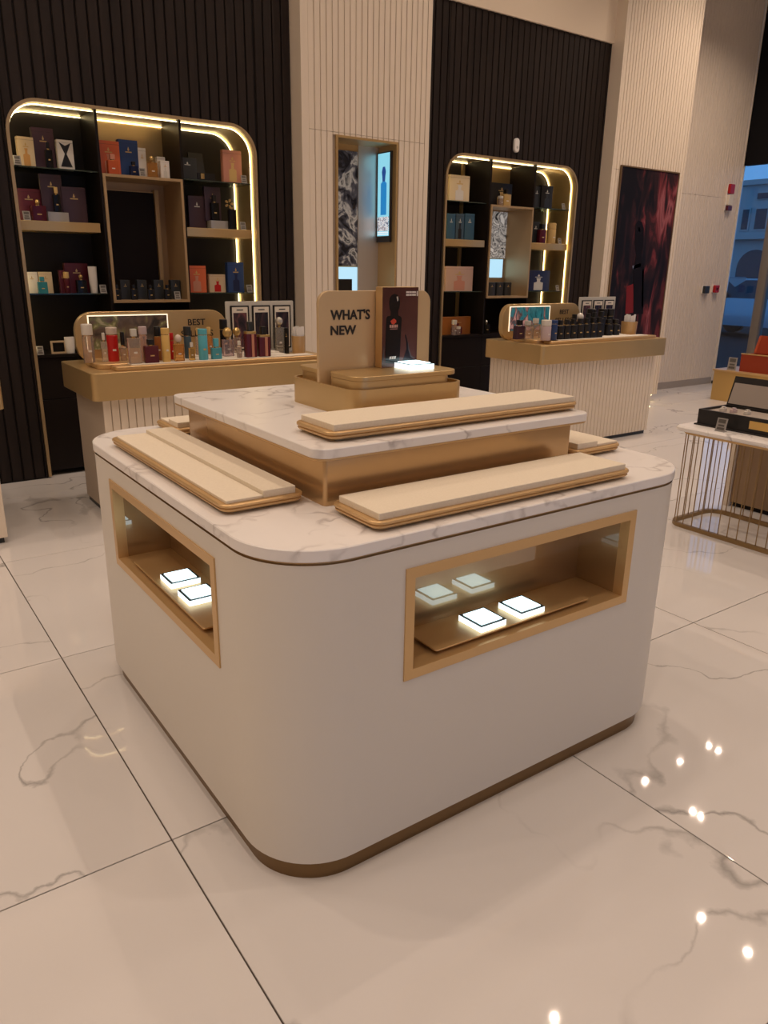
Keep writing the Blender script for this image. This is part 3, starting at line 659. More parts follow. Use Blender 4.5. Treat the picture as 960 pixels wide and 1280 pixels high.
# inside the middle box: alternating black cartons and bottles
zi = 1.236
for k in range(4):
    u = 151+k*21; carton('black carton in the row of black cartons and bottles inside the middle box', u, 350, u+12, 374, zi, 'charcoal', y=5.84, d=.05, group='black cartons inside the middle box')
for k in range(4):
    u = 142.5+k*21; bottle_px('small black bottle in the row of black cartons inside the middle box', u, 356, u+8, 374, zi, 'black', 'black', 'square', y=5.79, group='black bottles inside the middle box', glass=False)
pcard_px('small price card at the end of the row of black bottles', 222, zi, 369, y=5.76)
# left cabinet, right bay
carton('dark green grey carton with a round emblem on the right top glass shelf', 223, 197, 246, 223, ZS1, 'charcoal', y=5.82, emb='silver')
ob = Thing('gift_box', 'open black gift box with gold bottle inside on the right top glass shelf', 'box', (on_y(255, 215, 5.86)[0], 5.86, ZS1))
a, b, zt = xz(240, 190, 258, 222, 5.90); 
ob.part('lid', MB().rings([[(a, 5.93, ZS1+.04), (b, 5.93, ZS1+.04), (b, 5.945, ZS1+.04), (a, 5.945, ZS1+.04)], [(a, 5.97, zt), (b, 5.97, zt), (b, 5.985, zt), (a, 5.985, zt)]]), gm('black'))
a2, b2, _ = xz(246, 205, 268, 222, 5.84)
ob.part('tray', MB().slab(a2, 5.83, b2, 5.93, ZS1, ZS1+.055, .003, .001, 2), gm('black'))
ob.part('bottle', MB().slab(a2+.02, 5.815, a2+.05, 5.83, ZS1+.012, ZS1+.05, .004, .001, 2), gm('gold', .25, .8))
carton('pink and gold patterned carton on the right top glass shelf', 279, 188, 302, 225, ZS1, 'pinkgold', 'gold', y=5.80)
pcard_px('small clear price card beside the pink and gold carton', 305, ZS1, 220)
carton('square plum carton on the right gold shelf', 236, 245, 257, 283, ZS2, 'purple', y=5.86, emb='silver')
single('display_block', MB().slab(*((lambda q: (q[0], 5.80, q[1], 5.88))(xz(264, 273, 285, 285, 5.80))), ZS2, ZS2+.06, .002, .001, 2), M_acryl, 'low clear acrylic block on the right gold shelf under a slim dark bottle', 'block', (on_y(274, 280, 5.84)[0], 5.84, ZS2))
carton('tall plum carton on the acrylic block on the right gold shelf', 256, 234, 276, 273, ZS2+.06, 'purple', y=5.845, d=.033)
bottle_px('slim dark bottle on the acrylic block before a tall plum carton', 263, 244, 273, 273, ZS2+.06, 'black', 'black', 'square', y=5.82)
fb = Thing('perfume_bottle', 'dark bottle with a large gold flower stopper on the right gold shelf', 'bottle', (on_y(290, 270, 5.79)[0], 5.79, ZS2))
fb.part('body', MB().slab(-.030, -.02, .030, .02, 0, .145, .008, .002, 3), glassy('black'), local=True)
fb.part('collar', MB().lathe([(.012, .145), (.012, .16)]), gm('gold', .25, .8), local=True)
for k in range(5):
    a = 2*math.pi*k/5; fb.part('petal', MB().lathe([(.003, -.012), (.016, -.004), (.018, .006), (.006, .014)], math.cos(a)*.024-.022, 0, 10) if False else MB().add([(-.022+math.cos(a+q)*rr, -.008, .185+math.sin(a+q)*rr) for q, rr in ((-.35, .012), (-.3, .030), (0, .036), (.3, .030), (.35, .012))]+[(-.022+math.cos(a+q)*rr, .004, .185+math.sin(a+q)*rr) for q, rr in ((-.35, .012), (-.3, .030), (0, .036), (.3, .030), (.35, .012))], [(0, 1, 2, 3, 4), (5, 6, 7, 8, 9)]+[(i, (i+1) % 5, (i+1) % 5+5, i+5) for i in range(5)]), gm('gold', .3, .7), local=True)
pcard_px('small clear price card beside the bottle with the gold flower stopper', 304, ZS2, 280)
carton('orange carton with an orange bottle print on the right lower glass shelf', 234, 332, 258, 367, ZS3, 'orange', 'pinkgold', y=5.82)
carton('beige carton printed with a dark red bottle on the right lower glass shelf', 262, 343, 282, 367, ZS3, 'beige', 'red', y=5.82)
carton('dark blue carton with a blue bottle print on the right lower glass shelf', 285, 328, 305, 366, ZS3, 'blue', 'navy', y=5.80)
pcard_px('small clear price card beside the dark blue carton on the right lower glass shelf', 312, ZS3, 360)

# right cabinet
carton('wide cream carton with a pale bottle print on the top glass shelf', 562, 219, 587, 250, ZS1, 'cream', 'white', y=5.80)
for k, (u0, u1) in enumerate(((559, 569), (570, 580), (581, 593))):
    carton(('blue grey carton beside the cabinet edge on the gold shelf', 'darker blue grey carton with a bottle print between two blue grey cartons', 'blue grey carton beside the black divider on the gold shelf')[k], u0, 267, u1, 298, ZS2, 'steel' if k != 1 else 'dkblue', 'black' if k == 1 else None, y=5.80, emb='silver')
carton('wide blush pink carton with a pink bottle print on the lower glass shelf', 557, 333, 591, 364, ZS3, 'blush', 'pinkgold', y=5.80)
carton('wide copper brown carton on the black base shelf', 553, 396, 588, 419, ZS4, 'brown', 'maroon', y=5.84)
bottle_px('slim clear bottle with silver cap before the copper brown carton', 565, 400, 570, 419, ZS4, 'clear', 'silver', 'tall', y=5.79)
bottle_px('tiny clear bottle beside the slim silver capped bottle on the base shelf', 571, 408, 575, 419, ZS4, 'clear', 'white', 'tall', y=5.785)
bottle_px('dark bottle with pale ball cap standing alone on the base shelf in the middle bay', 604, 400, 611, 417, ZS4, 'black', 'silver', 'ball', y=5.80)
carton('black carton with gold bottle print, on top of the middle box above the screen', 614, 229, 640, 255, ZC, 'black', 'gold', y=5.83)
bottle_px('gold bottle before a black carton on top of the middle box', 628, 237, 637, 255, ZC, 'gold', 'black', 'square', y=5.78)
bottle_px('small clear bottle beside the gold bottle on top of the middle box', 623, 245, 628, 255, ZC, 'clear', 'silver', 'tall', y=5.775)
carton('charcoal carton on the right top glass shelf next to a black gift box', 666, 233, 676, 256, ZS1, 'charcoal', y=5.82, emb='silver')
carton('black gift carton with a pale emblem on the right top glass shelf', 677, 232, 691, 256, ZS1, 'black', 'charcoal', y=5.80, emb='silver')
pcard_px('small clear price card near the end of the right top glass shelf', 705, ZS1, 254)
carton('charcoal carton on the gold shelf beside a dark bottle', 664, 277, 675, 302, ZS2, 'charcoal', y=5.83, emb='silver')
bottle_px('dark bottle with red tint on the gold shelf beside a gold cylinder', 673, 280, 681, 302, ZS2, 'maroon', 'black', 'square', y=5.79)
bottle_px('shiny gold cylinder bottle on the gold shelf', 685, 279, 693, 302, ZS2, 'gold', 'gold', 'tall', y=5.79, glass=False)
pcard_px('small clear price card beside the gold cylinder bottle', 700, ZS2, 300)
carton('blue black gift carton with silver round emblems on the right lower glass shelf', 659, 338, 687, 364, ZS3, 'navy', 'silver', y=5.80, emb='silver')
pcard_px('small clear price card beside the blue black gift carton', 697, ZS3, 360)
zi = 1.236
for k in range(3): carton('dark carton standing under the bright screen inside the middle box', 611+k*10, 353, 619+k*10, 370, zi, 'charcoal', y=5.86, d=.05, group='dark cartons under the bright screen')

# smoke detector like sensor on the dark slats
sx, sz = on_y(644, 182, YD)
sn = Thing('wall_sensor', 'small white oval sensor on the dark slats above the right cabinet', 'sensor', (sx, YD, sz))
sn.part('housing', MB().slab(-.032, -.062, .032, .062, -.03, 0, .032, .006, 8, 'y'), M_white, local=True)
sn.part('lens', MB().slab(-.012, -.03, .012, -.006, -.033, -.03, .011, .001, 6, 'y'), mat('sensor lens', (.6, .6, .58), .2), local=True)

# ------------------------------------------------------------------ tall niche with screens in the middle panel
nt = Thing('screen_niche', 'tall gold lined niche with screens and a mirror strip in the beige ribbed panel', 'niche', ((NX0+NX1)/2, YB, NZ0))
T = .018; yb_ = YB+.26
nt.part('niche_frame', MB().box(NX0, YB-.006, NZ0, NX0+T, yb_, NZ1).box(NX1-T, YB-.006, NZ0, NX1, yb_, NZ1).box(NX0+T, YB-.006, NZ1-T, NX1-T, yb_, NZ1).box(NX0+T, YB-.006, NZ0, NX1-T, yb_, NZ0+T), M_gold)
nt.part('niche_back', MB().box(NX0, yb_, NZ0, NX1, yb_+.012, NZ1), M_gold)
xm = on_y(446, 270, yb_)[0]-.006
nt.part('mirror_strip', MB().box(xm+.012, yb_-.012, NZ0+T, NX1-T, yb_-.001, NZ1-T), mat('hazy mirror', (.66, .64, .62), .38, .7))
nt.part('screen', MB().box(NX0+T, yb_-.02, 1.50, xm, yb_-.002, NZ1-T-.05), M_floral, label='tall screen with dark flowers')
s2 = nt.part('screen', MB().box(NX0+T, yb_-.02, NZ0+T+.35, xm, yb_-.002, 1.49), M_bright, label='bright pale blue screen with a dark box')
nt.part('screen_image', MB().box(NX0+T+.01, yb_-.0215, 1.0, xm-.055, yb_-.02, 1.39), gm('black'), s2)
ys0, ys1, zs0, zs1 = YB+.045, yb_-.02, 1.70, NZ1-.06
s3 = nt.part('screen', MB().box(NX1-T-.022, ys0, zs0, NX1-T-.001, ys1, zs1), mat('screen bezel', (.03, .028, .03), .3), label='side screen showing a blue bottle')
nt.part('screen_image', MB().box(NX1-T-.0235, ys0+.012, zs0+.05, NX1-T-.022, ys1-.012, zs1-.01), M_shoplav, s3)
Mbl = mat('screen blue bottle', (.02, .05, .1), .3, emit=(.01, .22, .55), es=.9); Mbd = mat('screen deep blue', (.02, .05, .1), .3, emit=(.01, .06, .28), es=.8)
yc = (ys0+ys1)/2-.004; xs_ = NX1-T-.0235
nt.part('screen_image', MB().prism([(yc-.042, 1.92), (yc+.042, 1.92), (yc+.042, 2.17), (yc+.018, 2.185), (yc-.018, 2.185), (yc-.042, 2.17)], xs_-.001, xs_, 'x'), Mbl, s3)
nt.part('screen_image', MB().prism([(yc-.018, 2.185), (yc+.018, 2.185), (yc+.022, 2.225), (yc+.03, 2.26), (yc+.015, 2.30), (yc-.015, 2.30), (yc-.03, 2.26), (yc-.022, 2.225)], xs_-.001, xs_, 'x'), Mbd, s3)
nt.part('screen_image', MB().box(xs_-.001, ys0+.014, 1.79, xs_, ys1-.014, 1.905), screen_mat('screen petals', [(.4, (.12, .14, .2)), (.5, (.75, .8, .85)), (.6, (.25, .22, .25))], 22., .8), s3)
for z in (1.76, 1.775): nt.part('screen_image', MB().box(xs_-.001, ys0+.02, z, xs_, ys1-.02, z+.009), mat('screen white text', (.8, .8, .8), .4, emit=(.8, .9, 1), es=.8), s3)

# poster on the pier
po = Thing('wall_poster', 'tall dark poster with maroon swirls around a black bottle on the beige pier', 'poster', (7.4, YB, .75))
PX0, PX1, PZ0, PZ1 = 6.902, 7.897, .70, 2.535
po.part('poster_frame', MB().box(PX0, YB-.022, PZ0, PX0+.012, YB, PZ1).box(PX1-.012, YB-.022, PZ0, PX1, YB, PZ1).box(PX0+.012, YB-.022, PZ1-.012, PX1-.012, YB, PZ1).box(PX0+.012, YB-.022, PZ0, PX1-.012, YB, PZ0+.012), mat('poster edge', (.16, .10, .05), .5))
Mpo = mat('poster print', (.03, .02, .03), .6, spec=.15); N, L, b_ = nodes(Mpo)
tc = N.new('ShaderNodeTexCoord'); mp = N.new('ShaderNodeMapping'); mp.inputs['Scale'].default_value = (3.2, 1, .75); mp.inputs['Rotation'].default_value = (0, -.25, 0)
nz = N.new('ShaderNodeTexNoise'); nz.inputs['Scale'].default_value = 2.2; nz.inputs['Detail'].default_value = 6; nz.inputs['Distortion'].default_value = 1.1
L.new(tc.outputs['Object'], mp.inputs[0]); L.new(mp.outputs[0], nz.inputs['Vector'])
sep = N.new('ShaderNodeSeparateXYZ'); L.new(tc.outputs['Object'], sep.inputs[0])
mr = N.new('ShaderNodeMapRange'); mr.inputs['From Min'].default_value = -.35; mr.inputs['From Max'].default_value = .45; mr.inputs['To Min'].default_value = -.10; mr.inputs['To Max'].default_value = .10; L.new(sep.outputs[0], mr.inputs['Value'])
ad = N.new('ShaderNodeMath'); ad.operation = 'ADD'; L.new(nz.outputs[0], ad.inputs[0]); L.new(mr.outputs[0], ad.inputs[1])
rp = ramp(N, [(.40, (.010, .009, .014)), (.52, (.035, .016, .020)), (.60, (.17, .034, .042)), (.70, (.34, .11, .125)), (.78, (.08, .02, .03))]); L.new(ad.outputs[0], rp.inputs[0]); L.new(rp.outputs[0], b_.inputs['Base Color'])
pp = po.part('print', MB().box(PX0+.012, YB-.016, PZ0+.012, PX1-.012, YB-.004, PZ1-.012), Mpo)
def pxz(u, v): return on_y(u, v, YB-.016)
def pprint(pts, M): po.part('print_shape', MB().prism([pxz(755+p[0]/5.82, 200+p[1]/5.82) for p in pts], YB-.0175, YB-.016), M, pp)
pprint([(228, 470), (250, 440), (275, 450), (290, 500), (285, 620), (272, 690), (275, 740), (292, 765), (284, 1120), (212, 1120), (212, 790), (222, 760), (232, 690), (222, 600)], mat('poster black', (.008, .006, .009), .6, spec=.15))
pprint([(205, 770), (265, 750), (270, 775), (210, 795)], mat('poster steel', (.16, .17, .24), .3))
pprint([(278, 800), (290, 800), (284, 1070), (272, 1070)], mat('poster steel2', (.12, .14, .22), .3))
pprint([(165, 920), (215, 900), (212, 1110), (155, 1120)], mat('poster red', (.20, .02, .025), .6, spec=.15))
pprint([(248, 495), (260, 488), (265, 515), (254, 525)], mat('poster glint', (.55, .55, .60), .3))

# fire alarm devices on the set-back wall
def wall_dev(name, label, u, v, w, h, cols, cat='alarm'):
    x, z = on_y(u, v, YR); t = Thing(name, label, cat, (x, YR, z))
    t.part('backplate', MB().slab(-w/2, -h/2, w/2, h/2, -.012, 0, .006, .002, 3, 'y'), M_white, local=True)
    for (nm, a, b, c, d, M) in cols: t.part(nm, MB().slab(a*w, b*h, c*w, d*h, -.05, -.012, .008, .004, 3, 'y'), M, local=True)
Mred = mat('alarm red', (.42, .008, .008), .35)
wall_dev('alarm_strobe', 'wall alarm with red block, white middle and dark foot high on the wall', 910, 247, .10, .32, [('red_block', -.5, .14, .5, .5, Mred), ('lamp_cover', -.46, -.30, .46, .10, M_ivory), ('dark_foot', -.5, -.5, .5, -.32, gm('maroon', .3))])
wall_dev('door_release_box', 'small dark grey wall box with white marking beside the red call point', 880, 362, .11, .10, [('cover', -.48, -.48, .48, .48, gm('charcoal', .3))], 'switch box')
wall_dev('fire_call_point', 'small red fire call point on the wall beside a dark grey box', 892.5, 361, .10, .10, [('cover', -.48, -.48, .48, .48, Mred), ('glass', -.2, -.2, .2, .2, M_ivory)], 'call point')

# ------------------------------------------------------------------ tester counters
CY0, CY1, CF0, CF1 = 4.36, 5.06, .750, .905
def counter(x0, w, label, rib_left):
    x1 = x0+w
    t = Thing('tester_counter', label, 'counter', (x0+w/2, (CY0+CY1)/2, 0))
    i = .062; a, b, c, d = x0+i, x1-i, CY0+i, CY1-.02
    t.part('plinth', MB().box(a+.02, c+.02, 0, b-.02, d, .035), gm('charcoal', .4))
    t.part('body', MB().box(a+.010, c+.010, .035, b-.010, d, CF0), mat('counter groove', (.52, .43, .34), .7))
    P, g, dp = .0465, .0045, .010
    def run(n0, n1, mk):
        k = n0
        while k < n1-.006:
            e = min(k+P, n1); t.part('rib', mk(k+g/2, e-g/2), M_beige); k += P
    cc = .0025
    run(a, b, lambda p, q: MB().rings([[(p, c+dp, z), (p, c+cc, z), (p+cc, c, z), (q-cc, c, z), (q, c+cc, z), (q, c+dp, z)] for z in (.035, CF0)]))
    run(c+.012, d, lambda p, q: MB().rings([[(b-dp, p, z), (b-cc, p, z), (b, p+cc, z), (b, q-cc, z), (b-cc, q, z), (b-dp, q, z)] for z in (.035, CF0)]))
    if rib_left: run(c+.012, d, lambda p, q: MB().rings([[(a+dp, p, z), (a+cc, p, z), (a, p+cc, z), (a, q-cc, z), (a+cc, q, z), (a+dp, q, z)] for z in (.035, CF0)]))
    t.part('fascia', MB().slab(x0, CY0, x1, CY1, CF0, CF1, .035, .0025, 7), M_gold)
    return t
C1, C2 = 1.115, 4.672
counter(C1, 1.66, 'tester counter with gold top band and beige ribbed body, carrying colourful perfume bottles', False)
counter(C2, 1.66, 'tester counter with gold top band and beige ribbed body, carrying rows of black bottles', True)
counter(.662-1.66, 1.66, 'tester counter with gold top band cut off behind the island, beside the colourful bottles counter', True)
def counter_sign(x0, label, sm):
    t = Thing('counter_sign', label, 'sign', (x0+.5, 4.86, CF1)); y = 4.86; z1 = 1.207
    pnl = t.part('sign_board', MB().slab(x0, CF1-.0, x0+.975, z1, y, y+.045, .11, .002, 8, 'y'), M_gold)
    bx = (x0+.082, x0+.565, .985, 1.182)
    sc = t.part('screen', MB().box(bx[0], y-.004, bx[2], bx[1], y, bx[3]), sm, pnl, label='lit picture panel')
    e = .006
    t.part('light_border', MB().box(bx[0]-e, y-.006, bx[2]-e, bx[0], y, bx[3]+e).box(bx[1], y-.006, bx[2]-e, bx[1]+e, y, bx[3]+e).box(bx[0], y-.006, bx[3], bx[1], y, bx[3]+e), mat('white led border', (1, 1, 1), .4, emit=(1, .86, .62), es=1.0), pnl)
    t.part('lettering', text_mb('BEST', x0+.705, 1.112, .118, .040, y-.0003, bold=.010), M_line, pnl, label='black lettering BEST')
    t.part('lettering', text_mb('SELLERS', x0+.655, 1.040, .220, .040, y-.0003, bold=.010), M_line, pnl, label='black lettering SELLERS')
    return t
Ms1 = screen_mat('shop reflection picture', [(.36, (.02, .014, .010)), (.50, (.07, .042, .026)), (.57, (.10, .085, .03)), (.64, (.34, .25, .14)), (.72, (.05, .03, .02))], 6., .5)  # brown noise as the screen's own image
Ms2 = screen_mat('teal picture', [(.38, (.008, .05, .06)), (.48, (.02, .12, .14)), (.54, (.06, .03, .03)), (.62, (.34, .18, .16)), (.72, (.02, .06, .08))], 7., .75, (1, 1, .5))
counter_sign(C1+.062, 'gold counter sign with a lit picture, on the counter of colourful bottles', Ms1)
counter_sign(C2+.012, 'gold counter sign with a lit teal picture, on the counter of black bottles', Ms2)
def counter_trays(x0, which):
    a = single('display_tray', MB().slab(x0+.085, 4.52, x0+.56, 4.85, CF1, .934, .06, .004, 8), M_oak, f'raised gold corner tray beside the sign on the counter of {which}', 'display tray', (x0+.2, 4.7, CF1))
    b = Thing('display_tray', f'long gold tray with white insert under the {which}', 'display tray', (x0+.9, 4.55, CF1))
    b.part('tray', MB().slab(x0+.15, 4.405, x0+1.56, 4.515, CF1, .930, .03, .004, 7), M_oak)
    b.part('insert', MB().slab(x0+.25, 4.425, x0+1.45, 4.512, .930, .936, .004, .001, 3), M_ivory)
    st = Thing('tester_riser', f'white stepped riser carrying the back row of {which}', 'riser', (x0+.95, 4.62, CF1))
    st.part('step', MB().slab(x0+.565, 4.517, x0+1.30, 4.62, CF1, .937, .003, .001, 2), M_ivory)
    st.part('upper_step', MB().slab(x0+.565, 4.622, x0+1.30, 4.72, CF1, .943, .003, .001, 2), M_ivory)
counter_trays(C1, 'colourful bottles'); counter_trays(C2, 'black bottles')
def tester(label, u0, u1, vb, vt, body, cap, style, row, **k):
    """row 0 front tray, 1 and 2 the steps of the riser, 3 the corner tray"""
    u = (u0+u1)/2; y = (4.468, 4.57, 4.67, 4.66)[row]; zs = (.936, .937, .943, .934)[row]
    a, b, zt = xz(u0, vt, u1, vb, y); return bottle_at(label, (a+b)/2, y, zs, b-a, max(zt-zs, .035), body, cap, style, **k)
T_ = tester
T_('clear jar candle with white lid and amber wax on the raised corner tray', 102, 116, 433, 405, 'clear', 'white', 'tall', 3, cap_h=.30)
T_('small frosted white bottle beside the bright red bottle', 126, 133, 438, 416, 'white', 'white', 'square', 3)
T_('bright red cylinder bottle with clear cap', 133, 147, 441, 409, 'red', 'clear', 'tall', 3, cap_h=.22, glass=False)
T_('round black capped bottle behind the bright red bottle', 149, 157, 436, 415, 'clear', 'black', 'round', 3, cap_h=.5)
T_('clear square bottle with pinkish liquid in the front row', 160, 175, 448, 411, 'clear', 'silver', 'square', 0, cap_h=.26)
T_('pale lilac bottle with frosted cap behind the clear square bottle', 174, 184, 444, 408, 'lilac', 'lilac', 'tall', 1, cap_h=.25)
T_('square maroon bottle with dark cap and printed front in the front row', 180, 197, 448, 424, 'maroon', 'black', 'square', 0, cap_h=.28, glass=False)
T_('dark brown cylinder bottle behind the cream yellow cylinder', 193, 201, 444, 408, 'brown', 'black', 'tall', 1, cap_h=.3, glass=False)
T_('cream yellow cylinder bottle in the front row', 202, 212, 448, 410, 'yellow', 'yellow', 'tall', 0, cap_h=.2, glass=False)
T_('little red bottle behind the amber square bottle', 212, 217, 441, 416, 'red', 'red', 'tall', 1, glass=False)
T_('amber square bottle with clear ball stopper in the front row', 217, 229, 446, 418, 'amber', 'clear', 'ball', 0, cap_h=.35)
T_('slate blue cylinder bottle with dark cap', 230, 239, 442, 408, 'dkblue', 'charcoal', 'tall', 1, cap_h=.3, glass=False)
T_('tiny gold bottle before the slate blue cylinder', 236, 243, 445, 428, 'yellow', 'white', 'square', 0)
T_('clear bottle with gold cap behind the turquoise cylinder', 244, 251, 432, 410, 'clear', 'gold', 'round', 2)
T_('turquoise cylinder bottle with slanted cap', 248, 259, 446, 411, 'turq', 'turq', 'tall', 0, cap_h=.2, glass=False)
T_('clear bottle with gold cap and peach liquid behind the turquoise cube bottle', 257, 265, 430, 409, 'amber', 'gold', 'round', 2)
T_('clear and turquoise cube bottle with turquoise cap', 264, 276, 447, 423, 'turq', 'turq', 'square', 0, cap_h=.45)
T_('tall black capped bottle behind the pink square bottle', 275, 284, 432, 399, 'black', 'black', 'tall', 2)
T_('square pale pink bottle with gold ball cap', 278, 291, 440, 409, 'lilac', 'gold', 'ball', 1, cap_h=.42)
T_('clear bottle with gold cap beside the pale pink bottle', 292, 300, 434, 409, 'clear', 'gold', 'ball', 2, cap_h=.4)
T_('small clear bottle with white cap in the front row', 296, 302, 443, 426, 'clear', 'white', 'round', 0)
def twin(label, u0, u1, vb, vt, y, zs, capm):
    a, b, zt = xz(u0, vt, u1, vb, y); w = b-a; h = zt-zs; x = (a+b)/2
    t = Thing('perfume_bottle', label, 'bottle', (x, y, zs))
    t.part('body', MB().slab(-w/2, -w*.35, w/2, w*.35, 0, h*.66, .006, .002, 3), gm('maroon', .25), local=True)
    t.part('stripe', MB().box(-w*.02, -w*.36, .004, w*.22, -w*.345, h*.65), gm('pinkgold', .3), local=True)
    t.part('collar', MB().slab(-w*.46, -w*.33, w*.46, w*.33, h*.66, h*.73, .005, .001, 3), gm('gold', .3, .8), local=True)
    t.part('cap', MB().slab(-w*.22, -w*.2, w*.22, w*.2, h*.73, h, .004, .001, 3), gm(capm, .3), local=True)
twin('maroon bottle with a pink stripe, gold collar and tall dark cap', 306, 319, 440, 402, 4.468, .936, 'charcoal')
twin('maroon bottle with a pink stripe and low dark cap under the picture stand', 322, 336, 439, 408, 4.468, .936, 'black')
# picture stand with three panels
def triptych(x0, label, which):
    y = 4.88; z0, z1 = CF1, 1.258; w = .512
    t = Thing('picture_stand', label, 'picture stand', (x0+w/2, y, z0))
    t.part('back_board', MB().slab(x0, z0, x0+w, z1, y+.006, y+.016, .006, .001, 2, 'y'), gm('silver', .3))
    t.part('base', MB().slab(x0+.01, y-.03, x0+w-.01, y+.03, z0, z0+.012, .006, .001, 3), M_acryl)
    for k in range(3):
        a = x0+.030+k*.160; b = a+.138
        f = t.part('panel', MB().slab(a, z0+.03, b, z1-.028, y-.001, y+.006, .004, .001, 2, 'y'), gm('black', .3))
        t.part('print', MB().box(a+.012, y-.003, z0+.04, b-.012, y-.001, z1-.038), M_ivory, f)
        t.part('picture', MB().box(a+.020, y-.004, z0+.05, b-.020, y-.003, z1-.075), screen_mat(f'poster print {k}', [(.40, (.02, .018, .03)), (.52, (.05, .03, .045)), (.62, (.20, .07, .08) if k == 0 else (.09, .05, .06)), (.72, (.03, .02, .03))], 14., .0, (1, 1, .35)), f)
        t.part('title', MB().box(a+.045, y-.0036, z1-.060, b-.045, y-.003, z1-.053), gm('charcoal'), f)
triptych(C1+1.045, 'picture stand with three framed perfume prints, behind the colourful bottles', 'colour')
triptych(C2+1.000, 'picture stand with three framed perfume prints, behind the black bottles', 'black')
def cup(u0, u1, vb, vt, label):
    y = 4.66; a, b, zt = xz(u0, vt, u1, vb, y); x = (a+b)/2; r = (b-a)/2; h = zt-CF1
    t = Thing('strip_cup', label, 'cup', (x, y, CF1))
    t.part('cup', MB().rings([[(rr*math.cos(2*math.pi*k/20), rr*math.sin(2*math.pi*k/20), z) for k in range(20)] for rr, z in ((r*.86, 0), (r*.96, h*.68), (r*.88, h*.68), (r*.80, .01))]), M_oak, local=True)
    for k in range(9):
        an = 2*math.pi*k/9; q = r*.55; hx = h*(.94+.06*((k*7) % 3)/2)
        t.part('paper_strip', MB().slab(q*math.cos(an)-.014, q*math.sin(an)-.0015, q*math.cos(an)+.014, q*math.sin(an)+.0015, .015, hx, .001, 0, 1), M_white, local=True)
cup(365, 381, 438, 408, 'gold cup of white paper scent strips on the counter of colourful bottles')
cup(780, 793, 418, 393, 'gold cup of white paper scent strips on the counter of black bottles')
a, b, zt = xz(344, 396, 354, 430, 4.80)
bottle_at('tall silver bottle with ball cap standing before the picture stand', (a+b)/2, 4.80, CF1, b-a, zt-CF1, 'silver', 'silver', 'ball', cap_h=.28)
a, b, zt = xz(354, 410, 361, 430, 4.80)
carton('narrow black carton beside the tall silver bottle before the picture stand', 354.5, 410, 361, 430, CF1, 'black', y=4.79, d=.03)
# counter of black bottles
T_('dark pink bottle before the lit teal picture', 644, 654, 417, 400, 'plum', 'black', 'square', 3)
T_('clear square bottle with a grey label before the lit teal picture', 655, 664, 417, 401, 'clear', 'silver', 'square', 3)
T_('clear bottle with a white cap before the lit teal picture', 665, 674, 416, 398, 'clear', 'white', 'square', 3)
T_('frosted pale pink bottle with white cap beside the navy bottle', 678, 687, 424, 400, 'lilac', 'white', 'tall', 0, glass=False)
T_('navy blue cylinder bottle beside the row of black bottles', 687.5, 695, 423, 400, 'blue', 'blue', 'tall', 0, cap_h=.2, glass=False)
for k, u in enumerate((696, 704.3, 712.6, 720.8, 729, 737, 744.6)):
    T_('square black perfume bottle with gold label in the front row of black bottles', u, u+7.6, 421-.5*k, 400-.6*k, 'black', 'black', 'square', 0, group='front row of black bottles', glass=False)
for k, u in enumerate((714, 731, 739, 747.5)):
    T_('black perfume bottle with black cap in the second row of black bottles', u, u+7, 414, 393-1.2*k, 'black', 'black', 'square', 1, group='second row of black bottles', glass=False)
T_('black bottle with a frosted white ball cap in the second row of black bottles', 721, 728, 414, 391, 'black', 'white', 'ball', 1, cap_h=.4, glass=False)
for k, u in enumerate((735, 749, 757.5)):
    T_('tall black perfume bottle in the back row before the picture stand', u, u+7.5, 412, 386, 'black', 'black', 'tall', 2, group='back row of black bottles', glass=False)
for k, u in enumerate((756, 765)):
    T_('low round black bottle at the end of the rows of black bottles', u, u+8, 415, 399, 'black', 'black', 'round', 1, group='round black bottles at the row end', glass=False)

# ------------------------------------------------------------------ low table with gold rods
tx0, ty0, tx1, ty1, tz = 4.035, 1.20, 4.520, 2.630, .619
tb = Thing('rod_table', 'low marble topped table with a cage of thin gold rods and a gold floor ring', 'table', ((tx0+tx1)/2, (ty0+ty1)/2, 0))
tb.part('marble_top', MB().slab(tx0-.02, ty0-.02, tx1+.02, ty1+.02, tz-.032, tz, .05, .010, 8), M_mtop)
def ring_frame(z0, z1, wd):
    A = rrect(tx0, ty0, tx1, ty1, .10, 8); B = rrect(tx0+wd, ty0+wd, tx1-wd, ty1-wd, .10-wd, 8); n = len(A); mb = MB()
    rs = [[(*p, z0) for p in A], [(*p, z1) for p in A], [(*p, z1) for p in B], [(*p, z0) for p in B]]
    vs = [p for q in rs for p in q]; fs = [(k*n+i, k*n+(i+1) % n, ((k+1) % 4)*n+(i+1) % n, ((k+1) % 4)*n+i) for k in range(4) for i in range(n)]
    return mb.add(vs, fs)
M_brz = mat('dark brass', (.34, .23, .11), .35, .8)
tb.part('floor_ring', ring_frame(0, .024, .022), M_brz)
tb.part('top_ring', ring_frame(tz-.046, tz-.032, .02), M_oak)
rod = None
per = []
step = .058
y = ty0+.10
while y < ty1-.08: per += [(tx0+.011, y), (tx1-.011, y)]; y += step
x = tx0+.10
while x < tx1-.08: per += [(x, ty0+.011), (x, ty1-.011)]; x += step
for cx_, cy_ in ((tx0+.10, ty1-.10), (tx1-.10, ty1-.10), (tx0+.10, ty0+.10), (tx1-.10, ty0+.10)):
    sx_, sy_ = (-1 if cx_ < (tx0+tx1)/2 else 1), (-1 if cy_ < (ty0+ty1)/2 else 1)
    for a_ in (25, 65): per.append((cx_+sx_*.089*math.cos(R_(a_)), cy_+sy_*.089*math.sin(R_(a_))))
rme = mesh_from(MB().lathe([(.003, .024), (.003, tz-.046)], n=6), 'rod')
